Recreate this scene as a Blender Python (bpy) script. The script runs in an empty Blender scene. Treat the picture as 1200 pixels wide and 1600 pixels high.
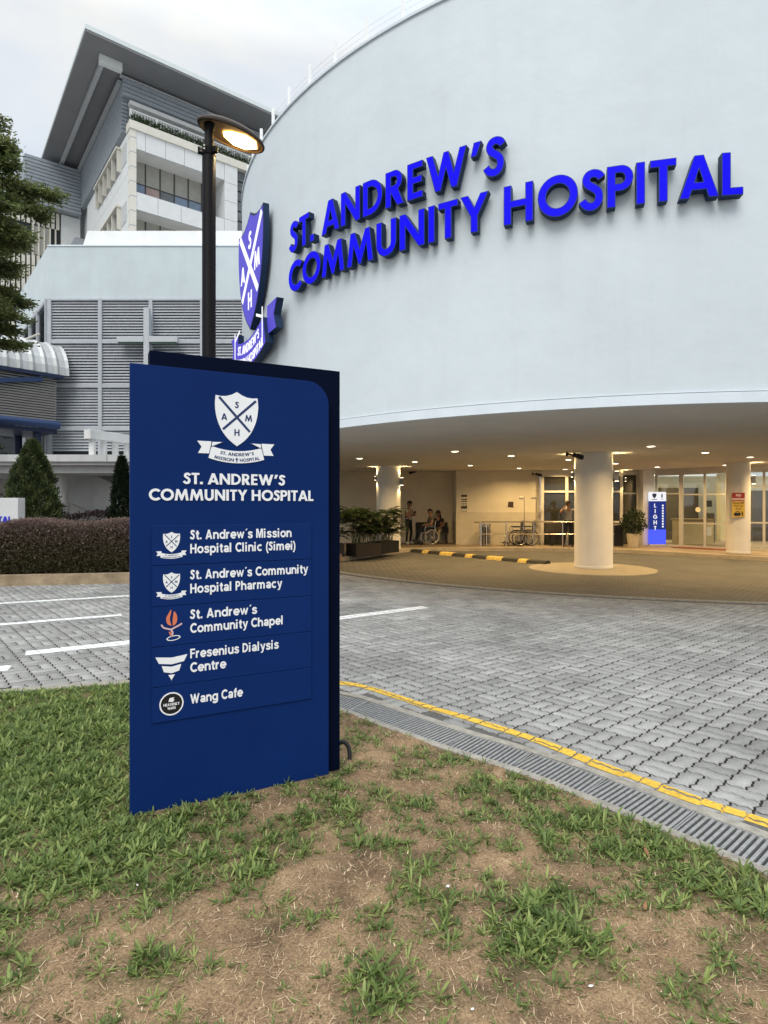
import bpy, bmesh, math, random
import numpy as np
from math import sin, cos, pi, radians as R, hypot, atan2, tan
from mathutils import Vector, Matrix
from mathutils.geometry import tessellate_polygon

SC = bpy.context.scene
COL = SC.collection
random.seed(7)
RNG = np.random.default_rng(11)

# ------------------------------------------------------------------ camera
EYE = 1.65                      # camera height above the road (z = 0)
FPX, HZ = 920.0, 790.0          # focal length and horizon, measured in the 1200x1600 photograph
cam_d = bpy.data.cameras.new('camera')
cam = bpy.data.objects.new('camera', cam_d); COL.objects.link(cam)
cam.location = (0, 0, EYE); cam.rotation_euler = (pi/2, 0, 0)
cam_d.sensor_fit = 'VERTICAL'; cam_d.sensor_height = 36.0; cam_d.lens = FPX/1600*36.0
cam_d.shift_y = -10/1600
cam_d.clip_start = 0.05; cam_d.clip_end = 2000
SC.camera = cam

# ------------------------------------------------------------------ sky and sun
SUN_EL, SUN_AZ = R(52), R(200)
w = bpy.data.worlds.new('World'); SC.world = w; w.use_nodes = True
nt = w.node_tree; N = nt.nodes; L = nt.links
for n in list(N): N.remove(n)
out = N.new('ShaderNodeOutputWorld')
sky = N.new('ShaderNodeTexSky'); sky.sky_type = 'NISHITA'; sky.sun_disc = False
sky.sun_elevation = SUN_EL; sky.sun_rotation = SUN_AZ
bg1 = N.new('ShaderNodeBackground'); bg1.inputs['Strength'].default_value = 0.12
L.new(sky.outputs[0], bg1.inputs['Color'])
tc = N.new('ShaderNodeTexCoord')
mp = N.new('ShaderNodeMapping'); mp.inputs['Scale'].default_value = (1.6, 1.6, 3.4)
mp.inputs['Location'].default_value = (0.35, 0.2, 0.1)
L.new(tc.outputs['Generated'], mp.inputs['Vector'])
nz = N.new('ShaderNodeTexNoise'); nz.inputs['Scale'].default_value = 1.35; nz.inputs['Detail'].default_value = 5; nz.inputs['Roughness'].default_value = 0.52
nz.inputs['Distortion'].default_value = 0.3
L.new(mp.outputs[0], nz.inputs['Vector'])
cr = N.new('ShaderNodeValToRGB')
e = cr.color_ramp.elements
e[0].position = 0.36; e[0].color = (0.57, 0.67, 0.79, 1)
e[1].position = 0.66; e[1].color = (0.95, 0.93, 0.86, 1)
m_ = e.new(0.5); m_.color = (0.77, 0.81, 0.855, 1)
L.new(nz.outputs['Fac'], cr.inputs[0])
# overcast dome: brighter towards the zenith than at the horizon
sx = N.new('ShaderNodeSeparateXYZ'); L.new(tc.outputs['Generated'], sx.inputs[0])
mr = N.new('ShaderNodeMapRange'); mr.inputs['From Min'].default_value = 0.60; mr.inputs['From Max'].default_value = 0.95
mr.inputs['To Min'].default_value = 0.93; mr.inputs['To Max'].default_value = 2.9
L.new(sx.outputs['Z'], mr.inputs['Value'])
bg2 = N.new('ShaderNodeBackground'); L.new(cr.outputs[0], bg2.inputs['Color']); L.new(mr.outputs[0], bg2.inputs['Strength'])
mx = N.new('ShaderNodeMixShader'); mx.inputs[0].default_value = 0.88
L.new(bg1.outputs[0], mx.inputs[1]); L.new(bg2.outputs[0], mx.inputs[2]); L.new(mx.outputs[0], out.inputs['Surface'])

sd = bpy.data.lights.new('sun', 'SUN'); sd.energy = 1.5; sd.angle = R(35); sd.color = (1.0, 0.96, 0.9)
so = bpy.data.objects.new('sun', sd); COL.objects.link(so)
_dir = Vector((sin(SUN_AZ)*cos(SUN_EL), cos(SUN_AZ)*cos(SUN_EL), sin(SUN_EL)))   # towards the sun: behind the camera
so.rotation_euler = (-_dir).to_track_quat('-Z', 'Y').to_euler()
so.location = (0, -20, 40)

SC.view_settings.view_transform = 'Standard'; SC.view_settings.look = 'None'
SC.view_settings.exposure = 0.28; SC.view_settings.gamma = 1.0; SC.view_settings.use_curve_mapping = False
SC.cycles.max_bounces = 8; SC.cycles.diffuse_bounces = 4; SC.cycles.transparent_max_bounces = 12
SC.cycles.caustics_reflective = False; SC.cycles.caustics_refractive = False
SC.cycles.use_denoising = True
SC.cycles.sample_clamp_indirect = 4

# ------------------------------------------------------------------ helpers
def at(x, y, D):                      # a measured photograph point at depth D, as a place in the world
    return Vector(((x-600)/FPX*D, D, EYE+(HZ-y)*D/FPX))
def gd(x, y, z=0.0):                  # the place on the level z seen at a photograph point
    D = FPX*(EYE-z)/(y-HZ); return Vector(((x-600)/FPX*D, D, z))

def set_in(b, k, v):
    if k in b.inputs: b.inputs[k].default_value = v
def M(name, col, rough=0.6, var=0.12, scale=3.0, bump=0.0, bscale=60.0, metal=0.0, spec=0.4, emit=None, estr=0.0,
      dirt=0.0, streak=0.0, coat=0.0):
    m = bpy.data.materials.new(name); m.use_nodes = True
    n = m.node_tree.nodes; l = m.node_tree.links; b = n['Principled BSDF']
    c = tuple(col)+(1,)
    b.inputs['Roughness'].default_value = rough; b.inputs['Metallic'].default_value = metal
    set_in(b, 'Specular IOR Level', spec); set_in(b, 'Coat Weight', coat)
    t = n.new('ShaderNodeTexCoord')
    nz = n.new('ShaderNodeTexNoise'); nz.inputs['Scale'].default_value = scale; nz.inputs['Detail'].default_value = 6; nz.inputs['Roughness'].default_value = 0.6
    l.new(t.outputs['Object'], nz.inputs['Vector'])
    mr = n.new('ShaderNodeMapRange'); mr.inputs['From Min'].default_value = 0.3; mr.inputs['From Max'].default_value = 0.7
    mr.inputs['To Min'].default_value = 1-var; mr.inputs['To Max'].default_value = 1+var
    l.new(nz.outputs['Fac'], mr.inputs['Value'])
    mul = n.new('ShaderNodeVectorMath'); mul.operation = 'SCALE'; mul.inputs[0].default_value = col
    l.new(mr.outputs[0], mul.inputs['Scale'])
    last = mul.outputs[0]
    if dirt or streak:
        mp = n.new('ShaderNodeMapping'); mp.inputs['Scale'].default_value = (1.4, 1.4, 0.12) if streak else (0.5, 0.5, 0.5)
        l.new(t.outputs['Object'], mp.inputs[0])
        n2 = n.new('ShaderNodeTexNoise'); n2.inputs['Scale'].default_value = 2.2; n2.inputs['Detail'].default_value = 8; n2.inputs['Roughness'].default_value = 0.7
        l.new(mp.outputs[0], n2.inputs['Vector'])
        r2 = n.new('ShaderNodeMapRange'); r2.inputs['From Min'].default_value = 0.5; r2.inputs['From Max'].default_value = 0.78
        r2.inputs['To Min'].default_value = 0; r2.inputs['To Max'].default_value = max(dirt, streak)
        l.new(n2.outputs['Fac'], r2.inputs['Value'])
        mix = n.new('ShaderNodeMix'); mix.data_type = 'RGBA'
        l.new(r2.outputs[0], mix.inputs[0]); l.new(last, mix.inputs[6]); mix.inputs[7].default_value = (col[0]*.45, col[1]*.44, col[2]*.42, 1)
        last = mix.outputs[2]
    l.new(last, b.inputs['Base Color'])
    if bump:
        nb = n.new('ShaderNodeTexNoise'); nb.inputs['Scale'].default_value = bscale; nb.inputs['Detail'].default_value = 5
        l.new(t.outputs['Object'], nb.inputs['Vector'])
        bp = n.new('ShaderNodeBump'); bp.inputs['Strength'].default_value = bump; bp.inputs['Distance'].default_value = 0.02
        l.new(nb.outputs['Fac'], bp.inputs['Height']); l.new(bp.outputs[0], b.inputs['Normal'])
    if emit:
        b.inputs['Emission Color'].default_value = tuple(emit)+(1,); b.inputs['Emission Strength'].default_value = estr
    return m
def M_leaf(name, ca, cb, trans=0.3, rough=0.5, cc=None):
    """leaf / blade colour runs from ca to cb by the per-face 'tint'"""
    m = bpy.data.materials.new(name); m.use_nodes = True
    n = m.node_tree.nodes; l = m.node_tree.links; b = n['Principled BSDF']; o = n['Material Output']
    a = n.new('ShaderNodeAttribute'); a.attribute_name = 'tint'
    r = n.new('ShaderNodeValToRGB'); r.color_ramp.elements[0].color = tuple(ca)+(1,); r.color_ramp.elements[1].color = tuple(cb)+(1,)
    if cc: x = r.color_ramp.elements.new(0.5); x.color = tuple(cc)+(1,)
    l.new(a.outputs['Fac'], r.inputs[0]); l.new(r.outputs[0], b.inputs['Base Color'])
    b.inputs['Roughness'].default_value = rough; set_in(b, 'Specular IOR Level', 0.25)
    t = n.new('ShaderNodeBsdfTranslucent'); l.new(r.outputs[0], t.inputs['Color'])
    mx = n.new('ShaderNodeMixShader'); mx.inputs[0].default_value = trans
    l.new(b.outputs[0], mx.inputs[1]); l.new(t.outputs[0], mx.inputs[2]); l.new(mx.outputs[0], o.inputs['Surface'])
    return m
def M_glass(name, tint=(0.8, 0.86, 0.82), refl=0.12, rough=0.02):
    m = bpy.data.materials.new(name); m.use_nodes = True
    n = m.node_tree.nodes; l = m.node_tree.links; o = n['Material Output']; n.remove(n['Principled BSDF'])
    t = n.new('ShaderNodeBsdfTransparent'); t.inputs[0].default_value = tuple(tint)+(1,)
    g = n.new('ShaderNodeBsdfGlossy'); g.inputs['Roughness'].default_value = rough
    f = n.new('ShaderNodeFresnel'); f.inputs[0].default_value = 1.45
    ad = n.new('ShaderNodeMath'); ad.operation = 'ADD'; ad.inputs[1].default_value = refl-0.04; l.new(f.outputs[0], ad.inputs[0])
    mx = n.new('ShaderNodeMixShader'); l.new(ad.outputs[0], mx.inputs[0]); l.new(t.outputs[0], mx.inputs[1]); l.new(g.outputs[0], mx.inputs[2])
    l.new(mx.outputs[0], o.inputs['Surface'])
    return m
def M_emit(name, col, s):
    m = bpy.data.materials.new(name); m.use_nodes = True
    b = m.node_tree.nodes['Principled BSDF']; b.inputs['Base Color'].default_value = tuple(c*.12 for c in col)+(1,); set_in(b, 'Specular IOR Level', .08)
    b.inputs['Emission Color'].default_value = tuple(col)+(1,); b.inputs['Emission Strength'].default_value = s
    b.inputs['Roughness'].default_value = 0.4
    return m

def tag(o, label=None, cat=None, group=None, kind=None):
    if label: o['label'] = label
    if cat: o['category'] = cat
    if group: o['group'] = group
    if kind: o['kind'] = kind
    return o
def thing(name, loc, label, cat, group=None, rz=0.0):
    o = bpy.data.objects.new(name, None); COL.objects.link(o); o.empty_display_size = 0.3
    o.location = loc; o.rotation_euler = (0, 0, rz)
    return tag(o, label, cat, group)
def copy_tree(o, parent=None):
    c = o.copy(); COL.objects.link(c)
    if parent: c.parent = parent
    for ch in list(o.children): copy_tree(ch, c)
    return c

class MB:
    """collects shapes and links them as ONE mesh object"""
    def __init__(s): s.v = []; s.f = []; s.m = []
    def add(s, vs, fs, mi=0):
        o = len(s.v); s.v += [tuple(p) for p in vs]; s.f += [tuple(i+o for i in f) for f in fs]; s.m += [mi]*len(fs); return s
    def box(s, x0, x1, y0, y1, z0, z1, mi=0):
        return s.add([(x0,y0,z0),(x1,y0,z0),(x1,y1,z0),(x0,y1,z0),(x0,y0,z1),(x1,y0,z1),(x1,y1,z1),(x0,y1,z1)],
                     [(0,3,2,1),(4,5,6,7),(0,1,5,4),(1,2,6,5),(2,3,7,6),(3,0,4,7)], mi)
    def bar(s, p, q, w, h, mi=0, up=(0,0,1)):
        p, q = Vector(p), Vector(q); d = (q-p).normalized(); u = Vector(up)
        a = d.cross(u)
        if a.length < 1e-4: a = d.cross(Vector((1,0,0)))
        a.normalize(); b = a.cross(d)
        vs = [e_+a*(i*w/2)+b*(j*h/2) for e_ in (p, q) for i, j in ((-1,-1),(1,-1),(1,1),(-1,1))]
        return s.add(vs, [(0,1,2,3),(7,6,5,4),(0,4,5,1),(1,5,6,2),(2,6,7,3),(3,7,4,0)], mi)
    def tube(s, pts, r, n=8, mi=0, cap=True):
        pts = [Vector(p) for p in pts]; k = len(pts); rr = r if isinstance(r, (list, tuple)) else [r]*k
        o = len(s.v); ref = None
        for i, p in enumerate(pts):
            d = (pts[min(i+1, k-1)]-pts[max(i-1, 0)]).normalized()
            if ref is None: ref = d.cross(Vector((0,0,1)));  ref = ref if ref.length > .05 else d.cross(Vector((1,0,0)))
            a = (ref - d*ref.dot(d)).normalized(); ref = a; b = d.cross(a)
            for j in range(n):
                t = 2*pi*j/n; s.v.append(tuple(p+a*(rr[i]*cos(t))+b*(rr[i]*sin(t))))
        for i in range(k-1):
            for j in range(n):
                s.f.append((o+i*n+j, o+i*n+(j+1)%n, o+(i+1)*n+(j+1)%n, o+(i+1)*n+j)); s.m.append(mi)
        if cap:
            s.f.append(tuple(o+j for j in reversed(range(n)))); s.f.append(tuple(o+(k-1)*n+j for j in range(n))); s.m += [mi, mi]
        return s
    def lathe(s, prof, c=(0,0,0), n=32, mi=0, a0=0.0, a1=2*pi):
        full = abs(a1-a0-2*pi) < 1e-6; o = len(s.v); k = n if full else n+1
        for (r, z) in prof:
            for j in range(k):
                t = a0+(a1-a0)*j/n; s.v.append((c[0]+r*cos(t), c[1]+r*sin(t), c[2]+z))
        for i in range(len(prof)-1):
            for j in range(n):
                a = o+i*k+j; b = o+i*k+(j+1) % k; s.f.append((a, b, b+k, a+k)); s.m.append(mi)
        return s
    def ell(s, c, rx, ry, rz, nu=14, nv=9, mi=0):
        o = len(s.v)
        for i in range(nv+1):
            ph = -pi/2+pi*i/nv; r = max(cos(ph), 1e-3)
            for j in range(nu):
                t = 2*pi*j/nu; s.v.append((c[0]+rx*r*cos(t), c[1]+ry*r*sin(t), c[2]+rz*sin(ph)))
        for i in range(nv):
            for j in range(nu):
                s.f.append((o+i*nu+j, o+i*nu+(j+1)%nu, o+(i+1)*nu+(j+1)%nu, o+(i+1)*nu+j)); s.m.append(mi)
        return s
    def prism(s, loops, fn0, fn1, mi=0, mside=None, back=True):
        """loops of 2D points (outer first, then holes); fn0/fn1 place the back and the front of a point"""
        mside = mi if mside is None else mside
        flat = [p for lp in loops for p in lp]
        tris = tessellate_polygon([[Vector((p[0], p[1], 0)) for p in lp] for lp in loops])
        o = len(s.v); k = len(flat)
        s.v += [tuple(fn0(*p)) for p in flat]+[tuple(fn1(*p)) for p in flat]
        for t in tris:
            s.f.append(tuple(o+k+i for i in t)); s.m.append(mi)
            if back: s.f.append(tuple(o+i for i in reversed(t))); s.m.append(mi)
        b = 0
        for lp in loops:
            q = len(lp)
            for i in range(q):
                a, c = b+i, b+(i+1) % q; s.f.append((o+a, o+c, o+k+c, o+k+a)); s.m.append(mside)
            b += q
        return s
    def poly(s, pts, z0, z1, mi=0):
        return s.prism([pts], lambda x, y: (x, y, z0), lambda x, y: (x, y, z1), mi)
    def xf(s, mat):
        s.v = [tuple(mat @ Vector(p)) for p in s.v]; return s
    def build(s, name, mats, parent=None, smooth=False, bevel=0.0, world=False, angle=40, seg=2):
        me = bpy.data.meshes.new(name)
        vs = s.v
        if world and parent is not None:
            mw = Matrix.Translation(parent.location) @ parent.rotation_euler.to_matrix().to_4x4()
            if parent.parent: pass
            inv = mw.inverted(); vs = [tuple(inv @ Vector(p)) for p in vs]
        me.from_pydata(vs, [], s.f)
        mats = mats if isinstance(mats, (list, tuple)) else [mats]
        for m in mats: me.materials.append(m)
        if len(mats) > 1: me.polygons.foreach_set('material_index', s.m)
        bm = bmesh.new(); bm.from_mesh(me); bmesh.ops.recalc_face_normals(bm, faces=bm.faces); bm.to_mesh(me); bm.free()
        o = bpy.data.objects.new(name, me); COL.objects.link(o)
        if parent is not None: o.parent = parent
        if smooth:
            me.polygons.foreach_set('use_smooth', [True]*len(me.polygons)); me.set_sharp_from_angle(angle=R(angle))
        if bevel:
            b = o.modifiers.new('bevel', 'BEVEL'); b.width = bevel; b.segments = seg; b.limit_method = 'ANGLE'; b.angle_limit = R(40)
        return o

def np_mesh(name, V, F, mat, parent=None, tint=None, smooth=False):
    V = np.asarray(V, dtype=np.float32).reshape(-1, 3); F = np.asarray(F, dtype=np.int32); nf, k = F.shape
    me = bpy.data.meshes.new(name)
    me.vertices.add(len(V)); me.vertices.foreach_set('co', V.ravel())
    me.loops.add(nf*k); me.loops.foreach_set('vertex_index', F.ravel())
    me.polygons.add(nf); me.polygons.foreach_set('loop_start', np.arange(0, nf*k, k, dtype=np.int32))
    if tint is not None:
        a = me.attributes.new('tint', 'FLOAT', 'FACE'); a.data.foreach_set('value', np.asarray(tint, dtype=np.float32))
    if smooth: me.polygons.foreach_set('use_smooth', np.ones(nf, dtype=bool))
    for m in (mat if isinstance(mat, (list, tuple)) else [mat]): me.materials.append(m)
    me.update(calc_edges=True); me.validate()
    o = bpy.data.objects.new(name, me); COL.objects.link(o)
    if parent is not None: o.parent = parent
    return o
def leaves(P, nrm, length, width, rng=RNG, droop=0.0):
    """diamond leaves at points P, pointing along nrm (unit) with random roll; returns V, F"""
    n = len(P); nrm = nrm/np.maximum(np.linalg.norm(nrm, axis=1, keepdims=True), 1e-6)
    r = rng.normal(size=(n, 3)); side = np.cross(nrm, r); side /= np.maximum(np.linalg.norm(side, axis=1, keepdims=True), 1e-6)
    Lh = (length*rng.uniform(.7, 1.3, n))[:, None]; W = (width*rng.uniform(.7, 1.3, n))[:, None]/2
    up = np.cross(side, nrm)
    V = np.stack([P, P+nrm*Lh*.5+side*W+up*W*.3, P+nrm*Lh-up*Lh*droop, P+nrm*Lh*.5-side*W+up*W*.3], 1).reshape(-1, 3)
    F = np.arange(4*n).reshape(n, 4)
    return V, F

def arc(cx, cy, r, a0, a1, n=14, ry=None):
    ry = ry or r
    return [(cx+r*cos(R(a0+(a1-a0)*i/n)), cy+ry*sin(R(a0+(a1-a0)*i/n))) for i in range(n+1)]
def smooth_line(pts, n=6):
    P = [np.array(p, float) for p in pts]; P = [2*P[0]-P[1]]+P+[2*P[-1]-P[-2]]; o = []
    for i in range(1, len(P)-2):
        a, b, c, d = P[i-1:i+3]
        for j in range(n):
            t = j/n; o.append(.5*((2*b)+(-a+c)*t+(2*a-5*b+4*c-d)*t*t+(-a+3*b-3*c+d)*t**3))
    o.append(P[-2]); return [tuple(x) for x in o]
def ribbon2d(cl, half):
    cl = [np.array(p) for p in cl]; l, r = [], []
    for i, p in enumerate(cl):
        d = cl[min(i+1, len(cl)-1)]-cl[max(i-1, 0)]; d = d/np.linalg.norm(d); nn = np.array((-d[1], d[0]))
        l.append(tuple(p+nn*half)); r.append(tuple(p-nn*half))
    return l+r[::-1]

# ------------------------------------------------------------------ bold geometric capitals (cap height 1)
_S = ribbon2d(smooth_line([(.515,.765),(.475,.83),(.41,.88),(.30,.905),(.185,.865),(.135,.755),(.18,.645),(.30,.555),(.41,.465),(.455,.35),(.435,.215),(.36,.12),(.25,.095),(.15,.125),(.08,.19),(.035,.265)], 4), .1)
GL = {
 'A': (.92, [[(0,0),(.35,1),(.57,1),(.92,0),(.69,0),(.625,.19),(.295,.19),(.23,0)], [(.36,.37),(.56,.37),(.46,.68)]]),
 'N': (.87, [[(0,0),(0,1),(.21,1),(.66,.37),(.66,1),(.87,1),(.87,0),(.67,0),(.21,.63),(.21,0)]]),
 'E': (.54, [[(0,0),(0,1),(.54,1),(.54,.82),(.21,.82),(.21,.6),(.51,.6),(.51,.42),(.21,.42),(.21,.18),(.54,.18),(.54,0)]]),
 'W': (1.30, [[(0,1),(.22,1),(.40,.42),(.57,1),(.73,1),(.90,.42),(1.08,1),(1.30,1),(1.0,0),(.82,0),(.65,.56),(.48,0),(.30,0)]]),
 'T': (.62, [[(.205,0),(.205,.82),(0,.82),(0,1),(.62,1),(.62,.82),(.415,.82),(.415,0)]]),
 'M': (1.12, [[(0,0),(.15,1),(.34,1),(.56,.46),(.78,1),(.97,1),(1.12,0),(.91,0),(.83,.58),(.61,0),(.51,0),(.29,.58),(.21,0)]]),
 'U': (.76, [[(0,1)]+arc(.38,.36,.38,180,360)+[(.76,1),(.55,1)]+arc(.38,.36,.17,0,-180)+[(.21,1)]]),
 'I': (.21, [[(0,0),(0,1),(.21,1),(.21,0)]]),
 'Y': (.84, [[(0,1),(.24,1),(.42,.66),(.60,1),(.84,1),(.525,.42),(.525,0),(.315,0),(.315,.42)]]),
 'H': (.80, [[(0,0),(0,1),(.21,1),(.21,.6),(.59,.6),(.59,1),(.80,1),(.80,0),(.59,0),(.59,.42),(.21,.42),(.21,0)]]),
 'P': (.64, [[(0,0),(0,1),(.33,1)]+arc(.33,.69,.31,88,-90)+[(.21,.38),(.21,0)], [(.21,.56),(.21,.82),(.31,.82)]+arc(.31,.69,.13,85,-90)]),
 'L': (.50, [[(0,0),(0,1),(.21,1),(.21,.18),(.5,.18),(.5,0)]]),
 'R': (.69, [[(0,0),(0,1),(.33,1)]+arc(.33,.705,.295,88,-60)+[(.69,0),(.44,0),(.21,.38),(.21,0)], [(.21,.58),(.21,.83),(.31,.83)]+arc(.31,.705,.125,85,-90)]),
 'D': (.80, [[(0,0)]+arc(.3,.5,.5,-90,90,20)+[(0,1)], [(.21,.19)]+arc(.3,.5,.31,-88,88,16)+[(.21,.81)]]),
 'O': (1.04, [arc(.52,.5,.52,0,348,29), arc(.52,.5,.305,0,345,23)]),
 'C': (.86, [arc(.52,.5,.52,42,318,24)+arc(.52,.5,.305,315,45,18)]),
 'S': (.58, [_S]),
 'G': (.98, [arc(.52,.5,.52,42,345,26)+[(.98,.58),(.55,.58),(.55,.40),(.77,.40)]+arc(.52,.5,.305,-35,-315,18)]),
 '.': (.22, [[(0,0),(0,.22),(.22,.22),(.22,0)]]),
 "'": (.30, [[(.09,1),(.32,1),(.17,.64),(.0,.64)]]),
 '(': (.25, [arc(.5,.45,.5,130,230,8)+arc(.62,.45,.5,225,135,8)]),
}
GL['V'] = (.90, [[(0,1),(.23,1),(.45,.38),(.67,1),(.90,1),(.55,0),(.35,0)]])
GL['K'] = (.75, [[(0,0),(0,1),(.21,1),(.21,.58),(.47,1),(.73,1),(.42,.54),(.76,0),(.49,0),(.21,.46),(.21,0)]])
def caps(text, width=None, cap=1.0, gap=.10, space=.34):
    """list of (char, loops, x0, x1) laid out from x = 0; squeezed to the given total width"""
    res = []; x = 0.0
    for ch in text:
        if ch == ' ': x += space; continue
        wd, loops = GL[ch]; res.append([ch, loops, x, wd]); x += wd+gap*(.55 if ch in 'ATYOCSPL.' else 1)
    tot = res[-1][2]+res[-1][3]; k = (width/cap/tot) if width else 1.0
    o = []
    for ch, loops, x0, wd in res:
        o.append((ch, [[((x0+px)*k*cap, py*cap) for px, py in lp] for lp in loops], x0*k*cap, (x0+wd)*k*cap))
    return o
def font_mesh(text, size, bold=0.0, align='LEFT', spacing=1.0):
    """plain sans lettering as flat triangles: returns verts (x, y) and faces"""
    cu = bpy.data.curves.new('text_tmp', 'FONT'); cu.body = text; cu.size = size; cu.align_x = align; cu.offset = bold*size
    cu.space_character = spacing; cu.resolution_u = 3
    ob = bpy.data.objects.new('text_tmp', cu); COL.objects.link(ob)
    dg = bpy.context.evaluated_depsgraph_get(); me = bpy.data.meshes.new_from_object(ob.evaluated_get(dg))
    vs = [(v.co.x, v.co.y) for v in me.vertices]; fs = [tuple(p.vertices) for p in me.polygons]
    bpy.data.objects.remove(ob); bpy.data.curves.remove(cu); bpy.data.meshes.remove(me)
    return vs, fs
def add_text(mb, text, size, fn, bold=0.0, align='LEFT', mi=0, spacing=1.0, width=None):
    vs, fs = font_mesh(text, size, bold, align, spacing)
    if width:
        x0 = min(v[0] for v in vs); x1 = max(v[0] for v in vs); k = width/(x1-x0); vs = [((v[0]-x0)*k, v[1]) for v in vs]
    mb.add([fn(*v) for v in vs], fs, mi)

# ------------------------------------------------------------------ plain bold sans for the name plates (cap height .72, strokes laid one over another)
HS = .076
def _L(x0, y0, x1, y1): return ('p', ribbon2d([(x0,y0),(x1,y1)], HS))
def _A(cx, cy, rx, ry, a0, a1): return ('p', ribbon2d(arc(cx, cy, rx, a0, a1, max(6, int(abs(a1-a0)/15)), ry), HS-.004))
def _E(cx, cy, rx, ry): return ('h', [arc(cx, cy, rx+HS, 0, 345, 23, ry+HS-.006), arc(cx, cy, rx-HS, 0, 345, 23, ry-HS+.006)])
def _G(ch, k=.72, kx=.68): return (GL[ch][0]*kx, [('h', [[(x*kx, y*k) for x, y in lp] for lp in GL[ch][1]])])
SANS = {
 'a': (.53, [_A(.255,.335,.165,.125,165,0), _L(.42,.34,.42,0), _E(.245,.155,.155,.093)]), 'c': (.54, [_A(.285,.26,.215,.205,48,312)]),
 'd': (.58, [_E(.275,.26,.205,.205), _L(.475,0,.475,.72)]), 'e': (.55, [_A(.28,.26,.215,.205,0,318), _L(.09,.258,.55,.258)]),
 'f': (.33, [_A(.275,.555,.125,.105,85,180), _L(.15,.56,.15,0), _L(.01,.46,.31,.46)]), 'g': (.58, [_E(.275,.26,.205,.205), _L(.475,.52,.475,-.03), _A(.27,-.03,.205,.115,0,-165)]),
 'h': (.55, [_L(.08,0,.08,.72), _A(.265,.29,.185,.17,180,0), _L(.45,.29,.45,0)]), 'i': (.26, [_L(.085,0,.085,.52), _L(.085,.60,.085,.72)]), 'l': (.26, [_L(.085,0,.085,.72)]),
 'm': (.86, [_L(.08,0,.08,.52), _A(.235,.31,.155,.15,180,0), _L(.39,.31,.39,0), _A(.545,.31,.155,.15,180,0), _L(.70,.31,.70,0)]), 'n': (.55, [_L(.08,0,.08,.52), _A(.265,.29,.185,.17,180,0), _L(.45,.29,.45,0)]),
 'o': (.57, [_E(.28,.26,.215,.205)]), 'p': (.58, [_L(.08,-.2,.08,.52), _E(.285,.26,.205,.205)]), 'r': (.38, [_L(.08,0,.08,.52), _A(.27,.25,.19,.21,165,80)]),
 's': (.51, [('p', ribbon2d(smooth_line([(.43,.38),(.36,.445),(.25,.465),(.13,.435),(.105,.365),(.17,.30),(.26,.265),(.37,.225),(.42,.155),(.37,.075),(.25,.05),(.13,.075),(.06,.14)], 3), HS-.008))]),
 't': (.33, [_L(.15,.66,.15,.13), _A(.265,.125,.115,.075,180,290), _L(.01,.46,.30,.46)]), 'u': (.55, [_L(.08,.52,.08,.2), _A(.265,.21,.185,.16,180,360), _L(.45,.52,.45,0)]),
 'w': (.76, [('p', [(x*.56, y*.52) for x, y in GL['W'][1][0]])]), 'y': (.52, [('p', [(0,.52),(.145,.52),(.27,.16),(.215,-.02)]), ('p', [(.37,.52),(.515,.52),(.295,-.10),(.22,-.19),(.06,-.2),(.06,-.10),(.15,-.095),(.19,-.03)])]),
 'M': (.66, [('p', [(0,0),(0,.72),(.205,.72),(.33,.26),(.455,.72),(.66,.72),(.66,0),(.52,0),(.52,.53),(.395,0),(.265,0),(.14,.53),(.14,0)])]), 'F': (.42, [('p', [(0,0),(0,.72),(.43,.72),(.43,.595),(.145,.595),(.145,.43),(.39,.43),(.39,.31),(.145,.31),(.145,0)])]),
 '.': (.20, [_L(.075,0,.075,.135)]), '\u00b4': (.22, [('p', [(.05,.60),(.11,.74),(.22,.74),(.12,.60)])]), '(': (.28, [('p', ribbon2d(arc(.42,.26,.32,122,238,10,.53), HS-.014))]), ')': (.28, [('p', ribbon2d(arc(-.18,.26,.32,-58,58,10,.53), HS-.014))]),
}
for _c in 'SAHPCDW': SANS[_c] = _G(_c, .72, .70 if _c in 'SHP' else .66)
def sans(mb, text, cap, fn, width=None, mi=0):
    """fn(x, y, lift) places a point"""
    k = cap/.72; x = 0.0; run = []
    for ch in text:
        if ch == ' ': x += .28; continue
        w_, st = SANS[ch]; run.append((st, x)); x += w_+.075 if ch.isupper() else w_+.03
    tot = run[-1][1]+SANS[text[-1]][0]; kx = width/tot if width else k
    for st, x0 in run:
        for i, (kind, g_) in enumerate(st):
            lps = [g_] if kind == 'p' else g_; lift = .00025*i
            mb.prism([[((x0+px)*kx, py*k) for px, py in lp] for lp in lps], lambda a, b: fn(a, b, 0), lambda a, b, l=lift: fn(a, b, .0009+l), mi, back=False)
# ------------------------------------------------------------------ materials
MT = {}
MT['render'] = M('drum_render', (.632,.692,.720), .7, .05, .6, bump=.6, bscale=2.2, streak=.08)
MT['render_trim'] = M('trim_render', (.70,.76,.80), .65, .05, 2, bump=.1, bscale=30)
MT['soffit'] = M('soffit_paint', (.72,.70,.67), .8, .05, 1.2)
MT['white'] = M('white_paint', (.78,.78,.76), .55, .05, 3)
MT['podium'] = M('podium_render', (.54,.605,.62), .75, .06, 1.0, bump=.2, bscale=20, streak=.12)
MT['louvre'] = M('louvre_metal', (.43,.45,.475), .55, .08, 4)
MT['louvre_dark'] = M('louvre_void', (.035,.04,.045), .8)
MT['concrete'] = M('concrete', (.31,.285,.24), .9, .25, 14, bump=.6, bscale=90, dirt=.5)
MT['conc_dark'] = M('channel_concrete', (.075,.075,.072), .9, .25, 8, bump=.4, bscale=40)
MT['steel'] = M('galvanised_steel', (.37,.37,.36), .45, .2, 25, metal=.5)
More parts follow.
